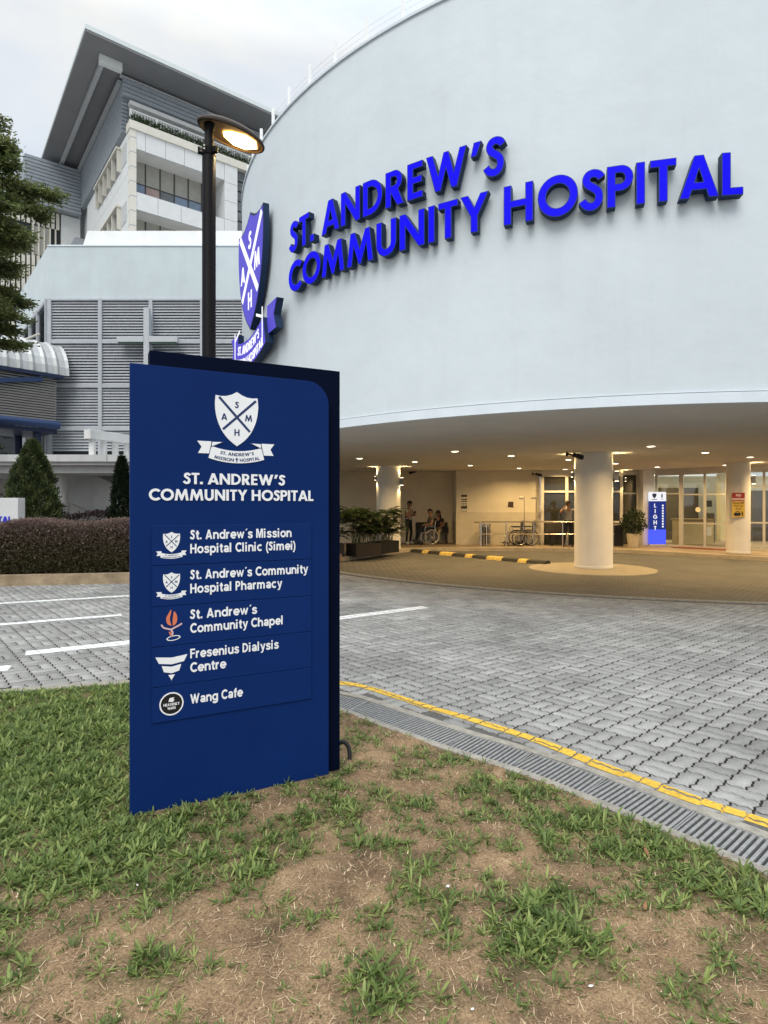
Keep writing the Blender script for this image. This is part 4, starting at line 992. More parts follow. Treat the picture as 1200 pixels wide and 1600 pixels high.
# recessed dark glass, then a white pier
wall('recess_pane', 9.32, 10.06, 23.30, 23.33, PZ, ZS-.004, 'darkglass')
rf = MB()
for x in (9.36, 10.0): rf.box(x-.035, x+.035, 23.22, 23.296, PZ, ZS-.004)
rf.box(9.396, 9.964, 23.225, 23.296, 2.10, 2.16); rf.box(9.396, 9.964, 23.225, 23.296, 2.86, ZS-.004)
rf.build('recess_frame', MT['alu'], pw, world=True)
wall('pier', 10.04, 10.46, 22.80, 23.4, PZ, ZS-.003, 'column', .01)
# glazed lobby front: a line of glass running forward to the right
ent = [(10.47,22.70),(11.10,22.0),(12.12,20.72)]
glz = thing('entrance_glazing', (11.2, 22, PZ), 'tall glass entrance doors with aluminium frame left of the sign column', 'glass doors')
def gpanel(p, q, bars, verts, parent, top=2.86, handle=False):
    p, q = Vector((*p, 0)), Vector((*q, 0)); d = (q-p); Lg = d.length; d.normalize()
    f = MB()
    def up(s, w_=.06): f.bar(p+d*s+Vector((0,0,PZ)), p+d*s+Vector((0,0,top)), w_, .08, up=d)
    for s in verts: up(s*Lg)
    for z, h in bars: f.bar(p+d*.03+Vector((0,0,z)), q-d*.03+Vector((0,0,z)), .05, h)
    f.build('frame', MT['alu'], parent, world=True)
    g_ = MB(); g_.bar(p+d*.03+Vector((0,0,(PZ+top)/2)), q-d*.03+Vector((0,0,(PZ+top)/2)), .012, top-PZ-.05); g_.build('pane', MT['glass'], parent, world=True)
gpanel(ent[0], ent[1], [(2.10,.05),(.15,.06),(2.83,.07)], (.03,.97), glz)
gpanel(ent[1], ent[2], [(2.06,.045),(1.0,.05),(.15,.06),(2.83,.07)], (.03,.52,.97), glz)
m = MB(); a, b_ = Vector((*ent[0],0)), Vector((*ent[2],0)); m.bar(a+Vector((0,0,2.945)), b_+Vector((0,0,2.945)), .14, .16); m.build('header', MT['alu'], glz, world=True)
glr = thing('side_glazing', (13.2, 20, PZ), 'tall glass wall right of the sign column with aluminium bars', 'glass wall')
gpanel((12.30,20.55),(13.15,20.0), [(1.06,.05),(.15,.06),(2.83,.07),(2.3,.04)], (.03,.8), glr)
gpanel((13.17,19.98),(16.0,18.2), [(1.06,.05),(.15,.06),(2.83,.07)], (.03,.3,.6,.97), glr)
m = MB(); m.bar((12.2,20.62,2.945), (16.0,18.2,2.945), .14, .16); m.build('header', MT['alu'], glr, world=True)
# lobby
MT['lobby_wall'] = M('lobby_wall', (.62,.56,.40), .7, .05, 2); MT['lobby_floor'] = M('lobby_floor', (.40,.36,.28), .2, .08, 3); MT['wood'] = M('counter_wood', (.33,.25,.14), .45, .2, 8); MT['lobby_dark'] = M('lobby_dark_panel', (.06,.05,.04), .5, .1, 5)
lb = thing('lobby', (13, 25, PZ), 'lit lobby interior seen through the glass entrance', 'room')
def lbox(name, x0, x1, y0, y1, z0, z1, mat): return MB().box(x0, x1, y0, y1, z0, z1).build(name, MT[mat], lb, world=True)
lbox('floor', 10.1, 19.5, 18.6, 28, PZ+.001, PZ+.006, 'lobby_floor') if 0 else None
lbox('back_wall', 9.4, 19.5, 27.6, 27.8, PZ, ZS-.005, 'lobby_wall'); lbox('left_wall', 10.3, 10.44, 23.42, 27.59, PZ, ZS-.005, 'lobby_wall')
lbox('inner_panel', 12.4, 14.1, 26.4, 26.6, PZ, 2.45, 'lobby_dark'); lbox('inner_panel', 14.4, 14.75, 25.2, 25.5, PZ, ZS-.006, 'lobby_wall'); lbox('inner_panel', 10.46, 10.90, 23.9, 24.0, 1.2, 2.2, 'lobby_wall')
lbox('inner_panel', 15.2, 18.4, 25.4, 25.6, PZ, 2.3, 'lobby_dark')
ct = thing('reception_counter', (12.1, 23.6, PZ), 'pale reception counter inside the glass entrance', 'counter')
MB().box(11.75, 13.05, 23.3, 24.0, PZ, 1.07).build('front', MT['lobby_wall'], ct, world=True); MB().box(11.70, 13.1, 23.24, 24.05, 1.073, 1.12).build('top', MT['wood'], ct, world=True); MB().box(12.75, 12.95, 23.28, 23.297, .45, .80).build('notice', MT['vinyl'], ct, world=True)
fl = thing('queue_barrier', (13.6, 24.4, PZ), 'dark scanner gate standing in the lobby behind the counter', 'gate')
MB().box(13.35, 13.60, 24.2, 24.6, PZ, 1.35).build('cabinet', MT['lobby_dark'], fl, world=True, bevel=.02); MB().tube([(13.47,24.4,1.35),(13.47,24.4,1.62)], .02, 8).build('stem', MT['stainless'], fl, world=True); MB().box(13.36,13.58,24.37,24.43,1.6,1.86).build('screen', MT['blackmat'], fl, world=True, bevel=.01)
MT['roundnotice'] = M('round_notice', (.78,.72,.55), .5)
q = MB(); c = (Vector((*ent[1],0))*.62+Vector((*ent[2],0))*.38); dd = (Vector((*ent[2],0))-Vector((*ent[1],0))).normalized(); nn_ = Vector((dd.y, -dd.x, 0))
if nn_.y > 0: nn_ = -nn_
q.tube([c+nn_*.03+Vector((0,0,1.50)), c+nn_*.045+Vector((0,0,1.50))], .09, 20); tag(q.build('round_notice', MT['roundnotice']), 'round pale notice stuck on the glass entrance door', 'notice')
MT['mat_red'] = M('entrance_mat', (.16,.035,.025), .95, .2, 40, bump=.5, bscale=200)
q = MB(); q.poly([(10.9,21.75),(12.0,20.45),(11.5,20.05),(10.4,21.35)], PZ+.004, PZ+.016); tag(q.build('door_mat', MT['mat_red']), 'dark red mat in front of the glass entrance doors', 'mat')
# lobby light: ceiling lamps the photograph shows through the glass
MT['tube_lit'] = M_emit('ceiling_lamp_lit', (1.0,.86,.55), 5)
for k, (x, y) in enumerate(((12.2,25.2),(14.9,22.6),(16.8,21.6))):
    t = thing('ceiling_panel_lamp', (x, y, ZS-.06), ['lit ceiling lamp in the lobby above the reception counter', 'lit ceiling lamp just inside the glass right of the sign column', 'lit ceiling lamp deep right inside the lobby'][k], 'ceiling lamp')
    MB().box(-.62, .62, -.12, .12, 0, .055).build('housing', MT['alu'], t); MB().box(-.58, .58, -.10, .10, -.012, -.001).build('diffuser', MT['tube_lit'], t)
    a = bpy.data.lights.new('ceiling_panel_light', 'AREA'); a.shape = 'RECTANGLE'; a.size = 1.1; a.size_y = .2; a.energy = 85; a.color = (1, .80, .42)
    o = bpy.data.objects.new('ceiling_panel_light', a); COL.objects.link(o); o.parent = t; o.location = (0, 0, -.03)
MT['poster'] = M('poster_paper', (.70,.66,.54), .6, .1, 10)

# columns
def column(x, y, r, z0, label):
    t = thing('porch_column', (x, y, z0), label, 'column'); q = MB(); q.lathe([(r,0),(r,ZS-z0-.003)], n=48); q.build('shaft', MT['column'], t, smooth=True)
    q = MB(); q.lathe([(r+.001,0),(r+.012,.004),(r+.012,.05),(r+.001,.06)], n=48); q.build('skirting', MT['column'], t, smooth=True); return t
c1 = column(.16, 21.0, .43, PZ, 'white round column behind the palm planters with a wall lamp on its right')
c2 = column(5.57, 15.66, .485, .012, 'thick white round column standing on the pale island in the driveway')
c3 = column(11.43, 19.0, .34, PZ, 'white round column at right carrying the red and yellow notice')
# island
m = MB(); m.lathe([(1.60,-.01),(1.58,.012),(.01,.014)], c=(5.42,15.4,0), n=60); MT['island'] = M('island_concrete', (.30,.268,.215), .8, .12, 4, bump=.2); tag(m.build('column_island', MT['island'], smooth=True, angle=20), kind='structure')
# black and yellow kerb separating the lanes
MT['kerb_y'] = M('kerb_yellow_paint', (.62,.45,.12), .7, .2, 10); MT['kerb_k'] = M('kerb_black_paint', (.03,.028,.025), .7, .2, 10)
kp = resample(smooth_line([(1.05,21.0),(1.7,20.2),(2.55,19.05),(3.3,18.1),(4.05,17.15),(4.6,16.55)], 6), .3)
hz_ = thing('lane_kerb', (2.8, 18.8, 0), 'low kerb striped black and yellow leading to the driveway island', 'kerb')
n_k = len(kp)-1; segs = 11
for s in range(segs):
    i0, i1 = int(round(s*n_k/segs)), int(round((s+1)*n_k/segs)); a, b_ = kp[i0], kp[i1]
    d = np.array(b_)-np.array(a); Lk = np.linalg.norm(d); ang_ = atan2(d[1], d[0])
    q = MB(); prof = [(-.17,.0),(-.13,.075),(-.07,.10),(.07,.10),(.13,.075),(.17,.0)]
    q.v = [(x, y, z+.002) for x in (-Lk/2+.002, Lk/2-.002) for y, z in prof]; k = len(prof)
    q.f = [(i, i+1, k+i+1, k+i) for i in range(k-1)]+[tuple(range(k)), tuple(range(2*k-1, k-1, -1))]; q.m = [0]*len(q.f)
    c = (np.array(a)+np.array(b_))/2; q.xf(Matrix.Translation((c[0]-2.8, c[1]-18.8, 0)) @ Matrix.Rotation(ang_, 4, 'Z')); q.build('kerb_block', MT['kerb_y'] if s % 2 else MT['kerb_k'], hz_, label) if False else q.build('kerb_block', MT['kerb_y'] if s % 2 else MT['kerb_k'], hz_)

# ------------------------------------------------------------------ downlights in the soffit
MT['down_lit'] = M_emit('downlight_lit', (1.0,.88,.60), 9); MT['trimring'] = M('downlight_trim', (.35,.31,.25), .4)
dlp = [(-.71,17.16),(.97,18.53),(1.80,14.94),(2.95,20.15),(3.52,16.28),(4.98,21.7),(5.52,17.63),(6.86,22.3),(7.57,19.24),(6.19,13.65),(8.35,15.30),(9.74,20.99),(10.39,16.71),(11.6,20.0),(12.6,18.2),(9.0,12.7),(11.2,13.9)]
d0 = None
DLAB = 'lit round downlight recessed in the porch ceiling'
for k, (x, y) in enumerate(dlp):
    if d0 is None:
        d0 = thing('downlight', (x, y, ZS), DLAB, 'downlight', 'downlights in the porch ceiling'); t = d0
        q = MB(); q.lathe([(.128,-.001),(.128,-.010),(.108,-.014),(.104,-.004)], n=28); q.build('trim', MT['trimring'], t, smooth=True)
        q = MB(); q.lathe([(.103,-.004),(.07,-.012),(.005,-.016)], n=24); q.build('lens', MT['down_lit'], t, smooth=True)
        a = bpy.data.lights.new('downlight_light', 'AREA'); a.shape = 'DISK'; a.size = .2; a.energy = 46; a.color = (1, .67, .29); a.spread = R(150)
        o = bpy.data.objects.new('downlight_light', a); COL.objects.link(o); o.parent = t; o.location = (0, 0, -.02)
    else:
        t = copy_tree(d0); t.location = (x, y, ZS)
# up-and-down wall lamps on the columns
MT['lampbox'] = M('wall_lamp_case', (.30,.29,.27), .4, .05, 10, metal=.5); MT['lamp_glow'] = M_emit('wall_lamp_lit', (1,.86,.55), 12)
def sconce(cx, cy, r, az, z, label, k=1.0):
    d = Vector((cos(R(az)), sin(R(az)), 0)); p = Vector((cx, cy, z))+d*(r+.005)
    t = thing('wall_lamp', p, label, 'wall lamp', rz=R(az))
    q = MB(); q.box(.03, .03+.11*k, -.05*k, .05*k, -.13*k, .13*k); q.build('case', MT['lampbox'], t, bevel=.008); q = MB(); q.box(-.002, .03, -.03, .03, -.06, .06); q.build('bracket', MT['lampbox'], t)
    q = MB(); q.box(.038, .022+.11*k, -.042*k, .042*k, .1305*k, .1305*k+.003); q.build('lens', MT['lamp_glow'], t); q = MB(); q.box(.038, .022+.11*k, -.042*k, .042*k, -.1305*k-.003, -.1305*k); q.build('lens', MT['lamp_glow'], t)
    for sgn in (1, -1):
        a = bpy.data.lights.new('wall_lamp_light', 'SPOT'); a.energy = 26; a.color = (1, .72, .32); a.spot_size = R(95); a.spot_blend = .8; a.shadow_soft_size = .03
        o = bpy.data.objects.new('wall_lamp_light', a); COL.objects.link(o); o.parent = t; o.location = (.03+.055*k, 0, sgn*(.13*k+.02))
        o.rotation_euler = (pi, 0, 0) if sgn > 0 else (0, 0, 0)
sconce(.16, 21.0, .43, -25, 2.50, 'small up and down wall lamp on the right side of the column behind the palms')
sconce(.16, 21.0, .43, 195, 2.62, 'small wall lamp on the left side of the column behind the palms', .5)
sconce(5.57, 15.66, .485, -20, 2.42, 'small up and down wall lamp on the right side of the thick island column')
sconce(5.57, 15.66, .485, 168, 2.48, 'wall lamp hidden on the left side of the thick island column', .5)
sconce(11.43, 19.0, .34, -22, 2.48, 'small up and down wall lamp on the right side of the column with the notice')
sconce(9.36, 22.9, .06, -95, 2.66, 'small lit wall lamp on the end post of the glazed bay', .5)

# security cameras
def camera_unit(p, az, label, s=1.0):
    t = thing('security_camera', p, label, 'security camera', rz=R(az)); q = MB(); q.tube([(-.10*s,0,.04*s),(.14*s,0,-.03*s)], [.055*s,.06*s], 14); q.build('body', MT['blackmat'], t, smooth=True)
    q = MB(); q.tube([(-.10*s,0,.03*s),(-.20*s,.0,.05*s),(-.26*s,0,.05*s)], .022*s, 8); q.tube([(-.26*s,0,.05*s),(-.275*s,0,.05*s)], .06*s, 12); q.build('bracket', MT['blackmat'], t, smooth=True)
    q = MB(); q.tube([(.140*s,0,-.03*s),(.150*s,0,-.033*s)], .045*s, 12); q.build('lens', MT['darkglass'], t)
p = at(902, 713, 15.05); camera_unit(p, 10, 'black security camera at the top of the thick island column', 1.05)
p = at(646, 737, 23.8); camera_unit(p, 170, 'black security camera high on the dark side wall', 1.2)
p = at(841, 742, 22.75); camera_unit(p, -40, 'black security camera at the corner of the glazed bay', .9)

# ------------------------------------------------------------------ notices
MT['red_sign'] = M('red_sign_print', (.30,.025,.02), .45); MT['yellow_sign'] = M('yellow_sign_print', (.62,.42,.07), .45)
def surface_sign(x, y, D, w_, h_): return at(x, y, D)
c = at(1153.5, 789, 18.62); nt_ = thing('column_notice', c, 'red and yellow NO WAITING drop-off zone notice on the right column', 'notice', rz=R(-32) if 0 else 0.0)
q = MB(); q.box(-.20, .20, -.012, .0, .12, .385); q.build('header', MT['red_sign'], nt_); q = MB(); q.box(-.20, .20, -.012, .0, -.385, .118); q.build('board', MT['yellow_sign'], nt_)
q = MB(); add_text(q, "NO", .105, lambda x, y: (x, -.0135, .27+y), .02, 'CENTER'); add_text(q, "WAITING", .095, lambda x, y: (x, -.0135, .15+y), .02, 'CENTER'); q.build('header_lettering', MT['vinyl'], nt_)
q = MB(); add_text(q, "Drop-Off/", .085, lambda x, y: (x, -.0135, .035+y), .02, 'CENTER'); add_text(q, "Pick Up", .085, lambda x, y: (x, -.0135, -.055+y), .02, 'CENTER'); add_text(q, "Zone", .085, lambda x, y: (x, -.0135, -.145+y), .02, 'CENTER'); q.build('board_lettering', MT['roundel'], nt_)
q = MB(); P4 = lambda d: (lambda x, z: (x, d, z))
q.prism([[(-.15,-.33),(-.15,-.27),(-.11,-.255),(-.08,-.20),(.02,-.20),(.05,-.25),(.07,-.26),(.07,-.33),(.035,-.33),(.035,-.345),(-.115,-.345),(-.115,-.33)], [(-.07,-.25),(-.055,-.22),(.0,-.22),(.02,-.25)]], P4(-.0125), P4(-.0138), 0, back=False)
q.prism([[(.10,-.34),(.11,-.26),(.08,-.22),(.10,-.20),(.13,-.23),(.15,-.28),(.14,-.34)]], P4(-.0125), P4(-.0138), 0, back=False); q.build('pictogram', MT['roundel'], nt_)
for k in (-1, 1):
    q = MB(); q.tube([(k*.10,.0,.30*k),(k*.10,.075,.30*k)], .012, 8); q.build('standoff', MT['alu'], nt_)
# notice with three dark blocks on the warm wall
c = at(725, 787, 23.09); n2_ = thing('wall_notice', (c.x, 23.098, c.z), 'narrow white notice with dark printed rows on the warm wall corner', 'notice')
q = MB(); q.box(-.13, .13, -.022, -.001, -.36, .36); q.build('board', MT['poster'], n2_)
MT['brown_print'] = M('brown_print', (.05,.03,.02), .5); q = MB()
for z0, z1 in ((.26,.35),(.07,.11),(-.20,-.09)): q.box(-.12, .12, -.0245, -.0222, z0, z1)
for z, s in ((.17,.03),(.0,.022),(-.055,.018),(-.28,.018),(-.32,.015)):
    for x in (-.08, -.02, .04, .09): q.box(x-s*.8, x+s*.8, -.0244, -.0222, z-s, z+s)
q.build('print', MT['brown_print'], n2_)
c = at(798, 788, 23.09); q = MB(); q.box(c.x-.10, c.x+.10, 23.07, 23.098, c.z-.10, c.z+.10); q.box(c.x-.085, c.x+.085, 23.062, 23.069, c.z-.085, c.z+.085); tag(q.build('wall_plaque', MT['brown_print'], bevel=.004), 'small square dark plaque on the warm wall above the handrail', 'plaque')
# LIGHT pillar
c = gd(1023, 852, PZ); MT['pillar_lit'] = M_emit('pillar_panel_lit', (.015,.035,.24), .75); MT['pillar_glow'] = M_emit('pillar_base_lit', (.06,.09,.85), 1.1); MT['pillar_white'] = M_emit('pillar_white_lit', (.85,.87,.95), .8)
pl_ = thing('lit_pillar_sign', (c.x, c.y-.2, PZ), 'glowing blue pillar sign reading LIGHT beside the glass entrance', 'sign', rz=R(-6))
q = MB(); q.box(-.31, .31, -.10, .10, 0, .06); q.build('base', MT['alu'], pl_)
q = MB(); q.box(-.29, .29, -.08, .08, .62, 1.70); q.build('panel', MT['pillar_lit'], pl_); q = MB(); q.box(-.29, .29, -.08, .08, .061, .618); q.build('lower_panel', MT['pillar_glow'], pl_); q = MB(); q.box(-.30, .30, -.085, .085, 1.702, 2.05); q.build('head_panel', MT['pillar_white'], pl_)
q = MB()
for k, ch in enumerate("LIGHT"):
    g_ = caps(ch, None, .15)[0]; wd = g_[3]; q.prism([[(-.10+px-wd/2, 1.46-k*.215+py) for px, py in lp_] for lp_ in g_[1]], P4(-.0812), P4(-.086), 0, back=False)
q.build('lettering', MT['pillar_white'], pl_)
q = MB(); 
for k in range(9): q.box(.15, .21, -.0845, -.0812, .70+k*.10, .765+k*.10)
q.build('side_lettering', MT['pillar_white'], pl_)
q = MB(); q.prism([place(SHIELD, -.13, 1.91, .15)], P4(-.0862), P4(-.0885), 0, back=False); q.box(-.23, -.03, -.0885, -.0862, 1.755, 1.78); q.box(.12, .17, -.0885, -.0862, 1.83, 1.97); q.box(.10, .20, -.0885, -.0862, 1.77, 1.785); q.build('head_print', MT['ink'], pl_)
# potted bush
def leaf_ball(n, c, r, rng, flat_=1.0, shell=.35):
    d = rng.normal(size=(n, 3)); d /= np.linalg.norm(d, axis=1, keepdims=True); rr = r*(1-shell*rng.random(n)**1.5)
    bump_ = 1+.18*np.sin(d[:,0]*5+1)*np.cos(d[:,2]*6+d[:,1]*4)
    return np.array(c)+d*(rr*bump_)[:,None]*np.array((1, 1, flat_)), d
MT['bush'] = M_leaf('bush_leaf', (.012,.022,.010), (.055,.085,.032), .25, .4)
c = gd(989.5, 855, PZ); pt = thing('potted_bush', (c.x, c.y, PZ), 'round leafy bush in a tapered cream pot beside the lit pillar', 'potted plant')
MT['pot'] = M('cream_pot', (.60,.53,.40), .6, .06, 6); q = MB(); q.lathe([(.005,0),(.17,0),(.235,.46),(.25,.46),(.25,.50),(.215,.50),(.205,.44),(.005,.44)], n=28); q.build('pot', MT['pot'], pt, smooth=True)
r_ = np.random.default_rng(31); P, d = leaf_ball(900, (0,0,.92), .40, r_, 1.05, .6); V, F = leaves(P, d+r_.normal(0,.5,d.shape), np.full(len(P), .12), np.full(len(P), .05), r_); np_mesh('foliage', V, F, MT['bush'], pt, r_.random(len(P)))
q = MB(); q.tube([(0,0,.43),(.01,0,.8)], [.02,.012], 7); q.build('stem', MT['bark'], pt)

# ------------------------------------------------------------------ handrail, bin, wheelchairs
hr = thing('handrail', (6, 21.75, PZ), 'stainless steel handrail with two rails in front of the glazed bay', 'handrail')
Yh = 21.75; xr = lambda x: (x-600)/FPX*Yh
xa, xb = xr(752), xr(960); zt_, zm = EYE+(HZ-815.5)*Yh/FPX, EYE+(HZ-834.5)*Yh/FPX
q = MB(); q.tube(smooth_line([(xa-.04,Yh,PZ),(xa-.04,Yh,zt_-.15),(xa+.0,Yh,zt_-.03),(xa+.12,Yh,zt_),(xb,Yh,zt_)], 5), .024, 8); q.build('top_rail', MT['stainless'], hr, world=True, smooth=True)
q = MB(); q.tube([(xa-.04,Yh,zm),(xb,Yh,zm)], .02, 8); q.build('mid_rail', MT['stainless'], hr, world=True, smooth=True)
for x in (752, 791, 834, 879, 922, 958):
    q = MB(); q.tube([(xr(x),Yh,PZ),(xr(x),Yh,zt_)], .021, 8); q.tube([(xr(x),Yh,PZ),(xr(x),Yh,PZ+.012)], .05, 12); q.build('post', MT['stainless'], hr, world=True, smooth=True)
c = gd(757, 852, PZ); bn = thing('litter_bin', (c.x+.05, c.y, PZ), 'slatted metal litter bin behind the left end of the handrail', 'bin')
q = MB(); q.lathe([(.005,.02),(.15,.02),(.16,.70),(.005,.70)], n=20); q.build('liner', MT['blackmat'], bn, smooth=True); q = MB()
for k in range(12): a = 2*pi*k/12; q.bar((.185*cos(a), .185*sin(a), .02), (.185*cos(a), .185*sin(a), .80), .045, .012, up=(cos(a), sin(a), 0))
q.build('slats', MT['stainless'], bn); q = MB(); q.lathe([(.175,.02),(.20,.02),(.20,.05),(.175,.05)], n=24); q.lathe([(.17,.79),(.205,.79),(.205,.83),(.17,.83)], n=24); q.build('hoop', MT['stainless'], bn, smooth=True)

MT['tyre'] = M('tyre_rubber', (.02,.02,.02), .8); MT['tyre_grey'] = M('grey_tyre', (.32,.30,.27), .7); MT['chairfab'] = M('wheelchair_vinyl', (.012,.013,.02), .45)
def torus(mb, c, rad, r, ax, n=28, k=7):
    ax = Vector(ax).normalized(); u = ax.orthogonal().normalized(); v = ax.cross(u); o = len(mb.v)
    for i in range(n):
        t = 2*pi*i/n; d = u*cos(t)+v*sin(t)
        for j in range(k): p = 2*pi*j/k; mb.v.append(tuple(Vector(c)+d*(rad+r*cos(p))+ax*(r*sin(p))))
    for i in range(n):
        for j in range(k): mb.f.append((o+i*k+j, o+((i+1) % n)*k+j, o+((i+1) % n)*k+(j+1) % k, o+i*k+(j+1) % k)); mb.m.append(0)
def wheelchair(p, rz, label, pole=True, grey=False, group=None):
    t = thing('wheelchair', p, label, 'wheelchair', group, rz)      # faces +x
    for s in (-1, 1):
        w_ = MB(); torus(w_, (0, s*.29, .30), .28, .020, (0,1,0)); wo = w_.build('wheel', MT['tyre_grey' if grey else 'tyre'], t, smooth=True)
        q = MB(); torus(q, (0, s*.325, .30), .25, .008, (0,1,0), 24, 5); q.tube([(0,s*.25,.30),(0,s*.335,.30)], .025, 8)
        for k in range(10): a = 2*pi*k/10; q.tube([(0,s*.29,.30),(.265*cos(a),s*.29,.30+.265*sin(a))], .004, 4)
        q.build('spokes', MT['stainless'], wo)
        w_ = MB(); torus(w_, (.42, s*.22, .085), .068, .018, (0,1,0), 18, 6); w_.tube([(.42,s*.22-.02,.085),(.42,s*.22+.02,.085)], .03, 8); w_.build('caster', MT['tyre'], t, smooth=True)
        q = MB(); q.tube(smooth_line([(-.30,s*.225,.93),(-.20,s*.225,.93),(-.17,s*.225,.86),(-.14,s*.225,.25)], 3), .012, 7); q.tube(smooth_line([(-.16,s*.225,.70),(.18,s*.225,.71),(.25,s*.225,.66),(.25,s*.225,.47)], 3), .011, 7)
        q.tube([(-.15,s*.225,.47),(.40,s*.225,.48),(.42,s*.22,.16)], .012, 7); q.tube([(.40,s*.225,.48),(.52,s*.16,.14)], .011, 7); q.build('side_frame', MT['stainless'], t, smooth=True)
        q = MB(); q.box(-.12, .20, s*.225-.03, s*.225+.03, .715, .745); q.build('armrest', MT['blackmat'], t, bevel=.01)
        q = MB(); q.box(.47, .64, s*.12-.07, s*.12+.07, .12, .135); q.build('footrest', MT['blackmat'], t)
        q = MB(); q.tube([(-.33,s*.225,.93),(-.22,s*.225,.93)], .018, 8); q.build('grip', MT['blackmat'], t, smooth=True)
    q = MB(); q.box(-.14, .36, -.215, .215, .475, .505); q.build('seat', MT['chairfab'], t, bevel=.01); q = MB(); q.box(-.175, -.15, -.215, .215, .50, .90); q.build('backrest', MT['chairfab'], t, bevel=.008)
    if pole:
        q = MB(); q.tube([(-.20,.20,.30),(-.20,.20,1.86)], .010, 7); po = q.build('pole', MT['blackmat'], t, smooth=True); q = MB(); q.ell((-.09,.20,1.83), .11, .02, .06); q.build('tag', MT['tyre_grey'], po, smooth=True)
    return t
p = gd(812, 850.6, PZ); w1 = wheelchair((5.10, 22.45, PZ), R(180), 'empty black wheelchair behind the handrail with a tall tagged pole, left one of the pair')
p = gd(838, 850.6, PZ); w2 = copy_tree(w1); w2.location = (5.62, 22.72, PZ); w2['label'] = 'empty black wheelchair behind the handrail nearest the glazed bay, with a tall tagged pole'
# bench in front of the bay glass, bin-like planter left of it
be = thing('waiting_bench', (7.0, 22.55, PZ), 'dark bench against the glazed bay behind the handrail', 'bench')
q = MB(); q.box(-.75, .95, -.2, .2, .42, .46); q.build('seat', MT['lobby_dark'], be, bevel=.01); q = MB(); q.box(-.75, .95, .21, .25, .50, .85); q.build('backrest', MT['lobby_dark'], be, bevel=.01)
for x in (-.6, .8): q = MB(); q.box(x-.03, x+.03, -.18, .24, 0, .418); q.build('leg', MT['blackmat'], be)
# hand sanitiser stand behind the column
st = thing('sanitiser_stand', (8.83, 22.3, PZ), 'small dark cabinet standing beside the end post of the glazed bay', 'cabinet'); q = MB(); q.box(-.17, .17, -.15, .15, 0, .78); q.build('cabinet', MT['blackmat'], st, bevel=.01); q = MB(); q.box(-.19, .19, -.17, .17, .781, .83); q.build('top', MT['tyre_grey'], st, bevel=.01)

# ------------------------------------------------------------------ palm planters
MT['palm'] = M_leaf('palm_leaf', (.008,.018,.007), (.05,.075,.026), .2, .4); MT['cane'] = M('palm_cane', (.12,.13,.06), .5, .2, 20)
def palm_planter(loc, rz, label, w_, mat, seed, nst):
    t = thing('palm_planter', loc, label, 'planter', rz=rz); r = np.random.default_rng(seed)
    q = MB(); h = .38; q.prism([[(-w_/2,-.27),(w_/2,-.27),(w_/2,.27),(-w_/2,.27)], [(-w_/2+.04,-.23),(-w_/2+.04,.23),(w_/2-.04,.23),(w_/2-.04,-.23)]], lambda x, y: (x, y, 0), lambda x, y: (x, y, h)); q.build('box', MT[mat], t, bevel=.006)
    q = MB(); q.box(-w_/2+.041, w_/2-.041, -.229, .229, .02, h-.05); q.build('soil', MT['soil'], t)
    Vv, Ff = [], []; o = 0; tn = []; cm = MB()
    for s in range(nst):
        x, y = r.uniform(-w_/2+.08, w_/2-.08), r.uniform(-.18, .18); hh = r.uniform(.35, 1.3); a = r.uniform(0, 2*pi); ln_ = r.uniform(.05, .45)
        base = np.array((x, y, h-.06)); top = base+np.array((cos(a)*ln_*.5, sin(a)*ln_*.4, hh*.75))
        cm.tube([tuple(base), tuple((base+top)/2+np.array((0,0,.03))), tuple(top)], [.011,.009,.006], 5)
        for fr_ in range(6):
            a2 = a+r.uniform(-1.6, 1.6); Lf = r.uniform(.35, .62); e0 = r.uniform(.5, 1.25)
            prev = top
            for k in range(9):
                tt_ = (k+1)/9; el = e0-1.35*tt_; stp = Lf/9*np.array((cos(a2)*cos(el), sin(a2)*cos(el), sin(el))); cur = prev+stp
                dv = stp/np.linalg.norm(stp); sd_ = np.array((-sin(a2), cos(a2), 0)); ll = .20*sin(pi*min(.98, .12+tt_*.86))+.04
                for sg2 in (-1, 1):
                    tip = cur+sd_*sg2*ll*.8+dv*ll*.6+np.array((0,0,-.25*ll)); wv = dv*.016
                    mid_ = (cur+tip)/2
                    Vv += [cur, mid_+wv, tip, mid_-wv]; Ff.append((o, o+1, o+2, o+3)); o += 4; tn.append(np.clip(r.normal(.4,.25), 0, 1))
                prev = cur
    cm.build('canes', MT['cane'], t); np_mesh('fronds', np.array(Vv), np.array(Ff), MT['palm'], t, np.array(tn))
MT['planter_brown'] = M('brown_planter', (.035,.024,.017), .6); MT['planter_black'] = M('black_planter', (.006,.006,.006), .5)
palm_planter((-.62, 18.05, PZ), R(38), 'left brown box planter full of palms at the porch kerb behind the sign', .95, 'planter_brown', 41, 40)
palm_planter((-.02, 19.15, PZ), R(55), 'right black box planter full of palms before the lit column', 1.05, 'planter_black', 42, 44)
palm_planter((-1.7, 17.75, PZ), R(10), 'brown box planter of palms mostly hidden behind the navy sign', .95, 'planter_brown', 43, 18)
